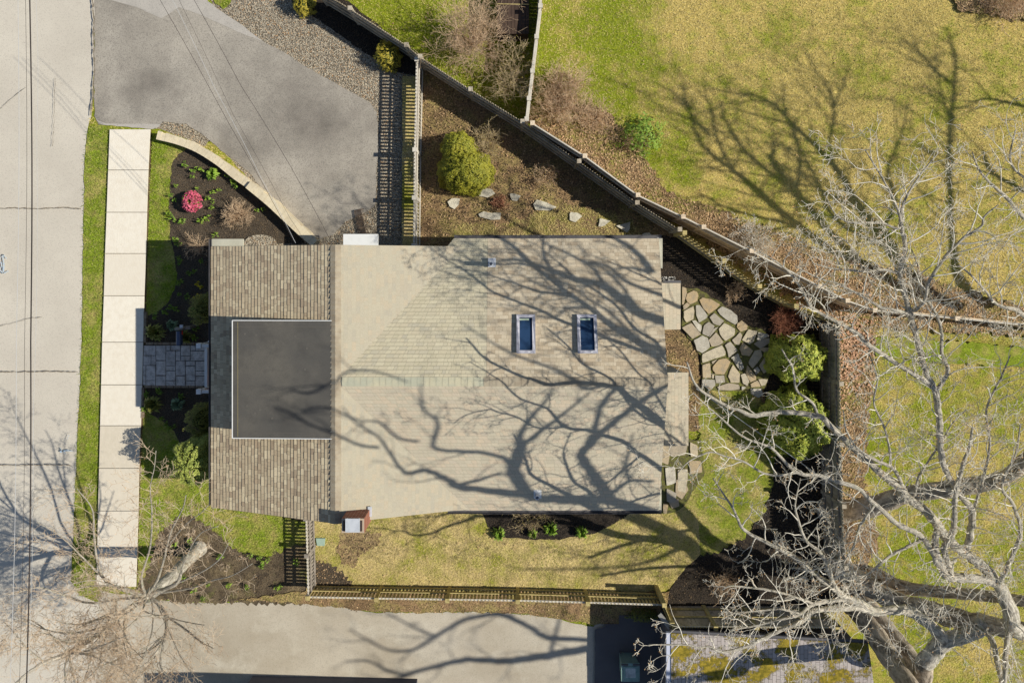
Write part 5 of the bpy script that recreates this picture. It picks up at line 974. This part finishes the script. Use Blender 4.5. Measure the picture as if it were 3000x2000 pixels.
bare_shrub('bare_shrub', 'tan leafless shrub in the sunny front bed right of the azalea', 705, 630, 44, .9, 60, ('shrubtwig','bud'), 41, depth=2, bud=0, sub=4.6)
bare_shrub('bare_shrub', 'low leafless twigs in the shade of the north front corner', 590, 722, 42, .8, 22, seed=42, bud=0)
bare_shrub('bare_shrub', 'leafless shrub with pale buds beside the big conifer bush', 1425, 425, 66, 1.2, 46, ('shrubtwig2','ygreen'), 43, bud=.016, depth=2)
bare_shrub('bare_shrub', 'small leafless shrub in the middle of the side yard', 1600, 515, 48, .8, 34, ('shrubtwig','ygreen'), 44, bud=.012)
bare_shrub('bare_shrub', 'low russet twiggy shrub between the stepping stones', 1462, 594, 28, .4, 40, ('redtwig','redleaf'), 45, bud=.02) if False else None
M['redtwig'] = mat('russet_stems', C(172,118,92), [(5,C(140,92,72),.42,.62,.8)])
bare_shrub('bare_shrub', 'low russet twiggy shrub between the stepping stones', 1462, 594, 28, .4, 46, ('redtwig','redleaf'), 45, bud=.02)
bare_shrub('bare_shrub', 'small tan leafless shrub above the flagstone patio', 2145, 855, 34, .8, 26, ('shrubtwig','deadleaf'), 46, bud=.014)
bare_shrub('bare_shrub', 'dense red brown leafless shrub at the corner of the patio', 2286, 935, 52, 1.2, 64, ('redtwig','bud'), 47, bud=0, sub=4.5)
bare_shrub('spreading_shrub', 'wide pinkish leafless shrub reaching over the diagonal fence by the bin', 1390, 130, 128, 2.6, 76, ('twig3','ygreen') if False else ('shrubtwig','deadleaf'), 48, bud=.012, depth=3, sub=3.4, rad=.012)
bare_shrub('spreading_shrub', 'budding leafless shrub over the foot of the white capped fence', 1500, 255, 80, 2.4, 44, ('shrubtwig2','ygreen'), 49, bud=.015, depth=3, rad=.010, sub=3)
bare_shrub('brush_pile', 'sprawling tan brush on the lawn side behind the diagonal fence', 1640, 290, 120, 1.3, 120, ('shrubtwig','bud'), 50, bud=0, depth=3, sub=3.6, rad=.008)
bare_shrub('brush_pile', 'thin tan brush tapering into the lawn beyond the diagonal fence', 1740, 350, 80, .8, 60, ('shrubtwig','deadleaf'), 51, bud=.012, depth=2)
bare_shrub('brush_pile', 'tangled brush in the top right corner of the lawn', 2930, 12, 90, .9, 70, ('shrubtwig','redleaf'), 52, bud=.02, depth=2)
bare_shrub('rambling_shrub', 'thin budding shrub over the tan fence left of the big tree', 2190, 720, 90, 1.2, 46, ('twig','bud'), 53, bud=.014, depth=3, rad=.008)
bare_shrub('bare_shrub', 'budding leafless shrub under the rear gutter of the house', 1560, 1500, 90, .9, 30, ('shrubtwig2','ygreen'), 54, bud=.016, lean=(0,-.1))
bare_shrub('bare_shrub', 'leafless shrub between the back bed and the solid fence', 2110, 1690, 60, 1.2, 30, ('shrubtwig','bud'), 55, bud=.012)
bare_shrub('bare_shrub', 'thorny leafless shrub on the leaf strip by the back fence end', 2500, 1560, 66, 1.0, 40, ('shrubtwig','deadleaf'), 56, bud=.014)
leafy('hanging_ivy', 'dark green ivy below the low picket fence at the shed corner', 'plant', 1880, 1792, 44, 16, .5, 700, .11, 'boxw', 57, core=False, wid=.3, rough=.25)
leafy('ground_plant', 'yellow green heather hugging the wall right of the chimney', 'plant', 1150, 1494, 70, 12, .3, 1100, .05, 'ygreen', 58, core=False, rough=.3)
# small perennials: tufts of strap leaves
def tuft(px, py, s, m, label, cat, group, seed, n=16, name='perennial_plant', h=.22):
    r = random.Random(seed); b = P(px, py); root = None; mb = MB()
    for i in range(n):
        a = r.uniform(0, 6.283); L = s*r.uniform(.5,1.1); o = b+Vector((math.cos(a), math.sin(a), 0))*s*.25*r.random(); o.z = .08
        d = Vector((math.cos(a+r.uniform(-.4,.4)), math.sin(a), 0)); w_ = Vector((-d.y, d.x, 0))*L*.16
        mid = o+d*L*.55+Vector((0,0,h*r.uniform(.5,1.1))); tip = o+d*L+Vector((0,0,h*r.uniform(.1,.7)))
        mb.face([o, mid-w_, tip, mid+w_])
    o = mb.build(name, M[m]); return tag(o, label, cat, group)
front = [(548,484),(575,500),(598,500),(672,515),(690,535),(695,548),(522,546),(508,572),(518,590),(585,552),(647,558),(628,566),(614,585),(628,592),(625,610),(503,625),(540,648),(594,648),(612,640),(636,688),(758,618),(776,614),(570,520),(512,640)]
for i, (x, y) in enumerate(front): tuft(x, y, rr.uniform(.09,.17), 'bright', 'young green plant sprouting in the sunny front bed below the curved wall', 'plant', 'sprouting plants in the sunny front bed', i)
shade = [(520,700),(528,712),(530,755),(535,768),(560,800),(578,795),(525,830),(535,826),(533,862),(555,868),(508,900),(492,912),(522,905),(570,910),(575,918),(462,925),(597,765),(580,960),(578,985),(470,985),(460,975)]
for i, (x, y) in enumerate(shade): tuft(x, y, rr.uniform(.09,.16), 'bright', 'young green plant in the shaded bed north of the entrance walk', 'plant', 'sprouting plants north of the walk', 50+i)
low = [(438,1152),(474,1143),(538,1158),(452,1190),(482,1222),(497,1238),(505,1250),(520,1245),(575,1262),(432,1196)]
for i, (x, y) in enumerate(low): tuft(x, y, rr.uniform(.09,.16), 'bright', 'young green plant in the shaded bed south of the entrance walk', 'plant', 'sprouting plants south of the walk', 90+i)
tb = [(516,1592),(562,1578),(560,1600),(652,1625),(738,1620),(765,1628),(780,1640),(790,1632),(575,1720),(616,1706),(676,1708),(730,1712),(815,1715),(826,1712),(770,1650),(545,1688),(870,1640),(600,1745)]
for i, (x, y) in enumerate(tb): tuft(x, y, rr.uniform(.09,.17), 'bright', 'young green plant in the mulch bed around the street corner tree', 'plant', 'sprouting plants around the corner tree', 120+i)
for i, (x, y, s_, lb) in enumerate([(1612,1540,.26,'brightest green clump in the mulch bed under the rear gutter'),(1702,1550,.24,'round green clump at the right end of the rear mulch bed'),(1560,1556,.18,'small green clump in the rear mulch bed left of the brightest one'),(1462,1556,.24,'dull green clump at the left end of the rear mulch bed')]):
    tuft(x, y, s_, 'bright', lb, 'plant', None, 160+i, 60, 'perennial_clump', .3)
tuft(629, 512, .24, 'bright', 'round bright green clump near the curved wall', 'plant', None, 200, 90, 'perennial_clump', .3)
tuft(467, 970, .34, 'boxw', 'dark low plant left of the mailbox', 'plant', None, 201, 90, 'low_shrub', .4)
tuft(555, 985, .26, 'boxw', 'dark low plant right of the mailbox', 'plant', None, 202, 80, 'low_shrub', .4)
tuft(515, 950, .22, 'blueg', 'blue green plant just behind the mailbox', 'plant', None, 203, 80, 'low_shrub', .35)
tuft(460, 1180, .32, 'boxw', 'dark green low plant beside the sidewalk south of the walk', 'plant', None, 204, 90, 'low_shrub', .4)
tuft(530, 1180, .24, 'blueg', 'blue green plant in the middle of the bed south of the walk', 'plant', None, 205, 80, 'low_shrub', .35)
for i, (x, y, lb) in enumerate([(594,834,'upper yellow daffodil clump by the front wall'),(588,872,'lower yellow daffodil clump by the front wall')]):
    r = random.Random(i); b = P(x, y); root = thing('daffodil_clump', lb, 'flowers', b); mb = MB(); m2 = MB()
    for k in range(16):
        a = r.uniform(0,6.28); q = b+Vector((math.cos(a), math.sin(a), 0))*r.uniform(.02,.16); q.z = .32
        m2.face([b+Vector((0,0,.05)), q+Vector((.01,.01,-.03)), q, q+Vector((-.01,.01,-.03))]); mb.prism([(q.x+.032*math.cos(t), q.y+.032*math.sin(t)) for t in (0,1.05,2.1,3.14,4.2,5.2)], .31, .34)
    mb.build('blossom', M['yellow'], root); m2.build('leaves', M['bright'], root)
# ---------------------------------------------------------------- street furniture and small things
mbx = thing('mailbox', 'blue grey mailbox on a wooden cross arm post beside the entrance walk', 'mailbox', P(530, 968, 0))
m_ = MB(); m_.box((P(531,962,1.35).x, P(531,962,1.35).y, .68), (.10, .10, 1.36)); m_.build('post', M['greywood'], mbx)
m_ = MB(); m_.beam(P(513,963,1.15), P(558,960,1.05), .10, .09); m_.build('cross_arm', M['greywood'], mbx)
m_ = MB(); p = P(530, 956, 1.42); m_.box((p.x, p.y, 1.38), (.11,.11,.05)); m_.build('post_cap', M['galv'], mbx)
m_ = MB(); a, b = P(525,970,1.1), P(525,1010,1.1); ring = []
prof = [(-.09,-.08),(.09,-.08),(.09,.05)]+[(.09*math.cos(t), .05+.07*math.sin(t)) for t in np.linspace(.3,2.84,7)]+[(-.09,.05)]
for (u0, v0), (u1, v1) in zip(prof, prof[1:]+prof[:1]): m_.face([(a.x+u0, a.y, a.z+v0), (a.x+u1, a.y, a.z+v1), (b.x+u1, b.y, b.z+v1), (b.x+u0, b.y, b.z+v0)])
m_.face([(b.x+u, b.y, b.z+v) for u, v in prof]); m_.face([(a.x+u, a.y, a.z+v) for u, v in reversed(prof)]); m_.build('box', M['mailbox'], mbx)
m_ = MB(); p = P(536, 974, 1.15); m_.box((p.x, p.y, 1.2), (.02, .14, .05)); m_.build('flag', M['red'], mbx)
bn = thing('trash_bin', 'green grey wheeled trash bin in the dark shade of the shed', 'bin', P(1830, 1960, 0))
ht = 1.0; a, b = P(1820,1996,ht), P(1874,1942,ht); cx_, cy_ = (a.x+b.x)/2, (a.y+b.y)/2; wx_, wy_ = (b.x-a.x), (b.y-a.y)
m_ = MB(); lo = [(cx_+sx*wx_*.40, cy_+sy*wy_*.38, .06) for sx, sy in ((-1,-1),(1,-1),(1,1),(-1,1))]; hi = [(cx_+sx*wx_*.48, cy_+sy*wy_*.46, .95) for sx, sy in ((-1,-1),(1,-1),(1,1),(-1,1))]
for i in range(4): j = (i+1)%4; m_.face([lo[i], lo[j], hi[j], hi[i]])
m_.face(lo[::-1]); m_.build('body', M['binplastic'], bn)
m_ = MB(); m_.prism([(cx_+sx*wx_*.5, cy_+sy*wy_*.5) for sx, sy in ((-1,-.92),(-.92,-1),(.92,-1),(1,-.92),(1,1),(-1,1))], .95, .99); m_.prism([(cx_+sx*wx_*.38, cy_+sy*wy_*.34) for sx, sy in ((-1,-1),(1,-1),(1,1),(-1,1))], .99, 1.02); lid = m_.build('lid', M['binplastic'], bn)
m_ = MB(); m_.prism([(cx_+sx*wx_*.27, cy_+sy*wy_*.25) for sx, sy in ((-1,-1),(1,-1),(1,1),(-1,1))], 1.02, 1.03); m_.build('lid_panel', M['binlid'], lid)
for sx in (-.26,.26): m_ = MB(); m_.box((cx_+sx*wx_*1.2, cy_+wy_*.44, 1.02), (wx_*.36, .05, .05)); m_.build('handle', M['gutter'], bn)
for sx in (-1,1): m_ = MB(); m_.tube([(cx_+sx*wx_*.36-.03, cy_+wy_*.36, .11), (cx_+sx*wx_*.36+.03, cy_+wy_*.36, .11)], [.11,.11], 14); m_.build('wheel', M['gutter'], bn)
m_ = MB(); 
for k in range(9): m_.beam(P(1038+k*3.2, 618-k*.5, .12), P(1052+k*3.6, 690-k*.5, .12), .012, .02)
for k in range(5): m_.beam(P(1038+k*3.5, 618+k*17, .13), P(1066+k*3.6, 612+k*17, .13), .03, .02)
tag(m_.build('metal_grate', M['grate']), 'rusty metal grate lying on the gravel beside the white canopy', 'grate')
m_ = MB(); q = [P(928,1572), P(955,1572), P(953,1594), P(932,1594)]; m_.prism([(v.x, v.y) for v in q[::-1]], .06, .14); tag(m_.build('utility_cover', M['greenbox']), 'pale green square utility cover in the rear lawn by the gate', 'cover')
m_ = MB(); r = random.Random(2)
for k in range(150):
    p = P(r.uniform(1932,1975), r.uniform(812,826)+(0 if k % 2 else 2)); m_.box((p.x, p.y, .11), (.05, .04, .04), r.uniform(0,3))
tag(m_.build('white_pebbles', M['whitestone']), 'white pebbles by the upper bay roof', 'pebbles', kind='stuff')
# round window well of gravel at the front corner
m_ = MB(); m_.prism([(P(765,705).x+.62*math.cos(t), P(765,712).y+.32*math.sin(t)) for t in np.linspace(0, 2*math.pi, 25)[:-1]], .05, .12); tag(m_.build('window_well_gravel', M['gravel']), kind='structure')
# overhead cables
def cable(label, pts, r_, m, sag=.25, group='overhead utility cables'):
    q = [P(*p) for p in pts]; out = []
    for a, b in zip(q[:-1], q[1:]):
        for k in range(10): t = k/10; v = a.lerp(b, t); v.z -= sag*math.sin(math.pi*t)*.3; out.append(v)
    out.append(q[-1]); mb = MB(); mb.tube(out, [r_]*len(out), 6); tag(mb.build('overhead_cable', M[m]), label, 'cable', group)
cable('thick black cable running the full height of the road', [(86,-60,8),(90,1000,8),(76,2060,8)], .018, 'cable')
cable('pale cable at the left of the thick black road cable', [(52,-60,8.2),(48,1000,8.2),(28,2060,8.2)], .007, 'cable_pale')
cable('thin cable just left of the thick black road cable', [(74,-60,8.2),(72,1000,8.2),(55,2060,8.2)], .005, 'cable')
cable('thin cable just right of the thick black road cable', [(103,-60,8.3),(108,400,8.3),(98,1200,8.3),(80,2060,8.3)], .004, 'cable_pale')
cable('left black service cable crossing the driveway to the front gable', [(440,-50,7.5),(670,361,6),(860,705,4.6)], .006, 'cable')
cable('pale twisted service cable crossing the driveway', [(480,-50,7.6),(625,250,6.4),(770,531,5.2),(866,712,4.6)], .006, 'cable_pale')
cable('faint thin service cable between the two black ones', [(500,-50,7.6),(680,330,6),(850,640,4.9),(895,712,4.5)], .004, 'cable')
cable('right black service cable crossing the driveway', [(540,-50,7.5),(705,250,6.4),(848,482,5.4),(972,712,4.7)], .006, 'cable')
cable('pale straight cable running from the patio under the bare tree', [(2040,1138,5),(2410,1400,5.6),(2560,1500,6)], .011, 'cable_pale', 0)
# ---------------------------------------------------------------- ground scatter
LAND = {}
def inside(poly, X, Y):
    c = np.zeros(len(X), bool); j = len(poly)-1
    for i in range(len(poly)):
        xi, yi = poly[i]; xj, yj = poly[j]
        with np.errstate(divide='ignore', invalid='ignore'):
            h_ = ((yi > Y) != (yj > Y)) & (X < (xj-xi)*(Y-yi)/(yj-yi+1e-12)+xi)
        c ^= h_; j = i
    return c
def classify(X, Y):
    keys = ['lawn']; out = np.zeros(len(X), int)
    for k, p in SURF:
        if k not in keys: keys.append(k)
        out[inside(p, X, Y)] = keys.index(k)
    hx = (X > 690) & (X < 1900) & (Y > 745) & (Y < 1440); out[hx] = -1
    hd = (X > 1923) & (X < 2600) & (Y > 1830); out[hd] = -1
    return out, keys
N = 460000
X = rng.uniform(-40, 3040, N); Y = rng.uniform(-40, 2040, N); cl, keys = classify(X + rng.normal(0, 2.5, N), Y + rng.normal(0, 2.5, N))
gx, gy = (X-CX)*H/F, -(Y-CY)*H/F
def scatter(name, key, frac, m, size, kind, hgt=.05, dens=None, z0=.10):
    idx = np.where(cl == keys.index(key))[0]
    if dens is not None: idx = idx[rng.uniform(0, 1, len(idx)) < dens(gx[idx], gy[idx])]
    idx = idx[rng.uniform(0, 1, len(idx)) < frac]; n = len(idx)
    if not n: return
    b = np.stack([gx[idx], gy[idx], np.full(n, z0)], 1); a = rng.uniform(0, 2*np.pi, n); d = np.stack([np.cos(a), np.sin(a), np.zeros(n)], 1); s2 = np.stack([-np.sin(a), np.cos(a), np.zeros(n)], 1)
    sz = size*rng.uniform(.5, 1.5, n)[:,None]
    if kind == 'blade':
        V = np.empty((n,3,3)); V[:,0] = b-s2*sz*.13; V[:,1] = b+s2*sz*.13; V[:,2] = b+d*sz*.8; V[:,2,2] += hgt*rng.uniform(.4,1.2,n); Fq = np.arange(n*3).reshape(n,3)
    else:
        V = np.empty((n,4,3)); asp = rng.uniform(.3,.9,n)[:,None]; V[:,0] = b-d*sz*.5; V[:,1] = b+s2*sz*asp*.5; V[:,2] = b+d*sz*.5; V[:,3] = b-s2*sz*asp*.5
        V[:,:,2] += rng.uniform(0, hgt, (n,4)); Fq = np.arange(n*4).reshape(n,4)
    o = arr_mesh(name, V.reshape(-1,3), Fq, M[m]); return o
ST = lambda o, lb, cat: tag(o, lb, cat, kind='stuff') if o else None
ST(scatter('grass_blades', 'lawn', .72, 'blade', .085, 'blade', .05, z0=.0), 'spring grass blades of the large lawn', 'grass')
ST(scatter('grass_blades', 'lawn_green', .95, 'blade_g', .07, 'blade', .05, z0=.06), 'green grass blades of the verge and the small lawns', 'grass')
ST(scatter('grass_blades', 'lawn_tan', .95, 'blade_t', .08, 'blade', .04, z0=.08), 'dry grass blades of the rear lawn', 'grass')
ST(scatter('scattered_leaves', 'lawn', .004, 'deadleaf', .06, 'chip', .04, z0=.03), 'stray dry leaves on the large lawn', 'leaves')
ST(scatter('scattered_leaves', 'lawn_tan', .01, 'deadleaf', .05, 'chip', .04, z0=.12), 'stray dry leaves on the rear lawn', 'leaves')
ST(scatter('leaf_litter', 'soil', .25, 'deadleaf', .05, 'chip', .04, z0=.085), 'pale dead leaves in the side yard', 'leaves')
ST(scatter('bark_chips', 'mulch', .55, 'chip', .035, 'chip', .03, z0=.06), 'bark chips on the front and corner beds', 'mulch')
ST(scatter('bark_chips', 'black', .45, 'chip', .03, 'chip', .03, z0=.075), 'bark chips on the back beds', 'mulch')
ST(scatter('leaf_litter', 'soil', .6, 'chip', .045, 'chip', .04, z0=.075), 'dead leaves and chips in the side yard', 'leaves')
ST(scatter('fallen_leaves', 'litter', .6, 'deadleaf', .06, 'chip', .04, z0=.105), 'fallen tan leaves along the fences', 'leaves')
ST(scatter('pebbles', 'gravel', .8, 'pebble', .035, 'chip', .025, z0=.02), 'loose pebbles of the gravel yard', 'pebbles')
leafdens = lambda x, y: np.exp(-((x-(2490-1500)*H/F)**2)/.6-((y+(1010-800)*H/F)**2)/1.6)
ST(scatter('fallen_leaves', 'litter', .9, 'redleaf', .09, 'chip', .05, dens=leafdens, z0=.13), 'russet leaves heaped behind the back fence corner', 'leaves')
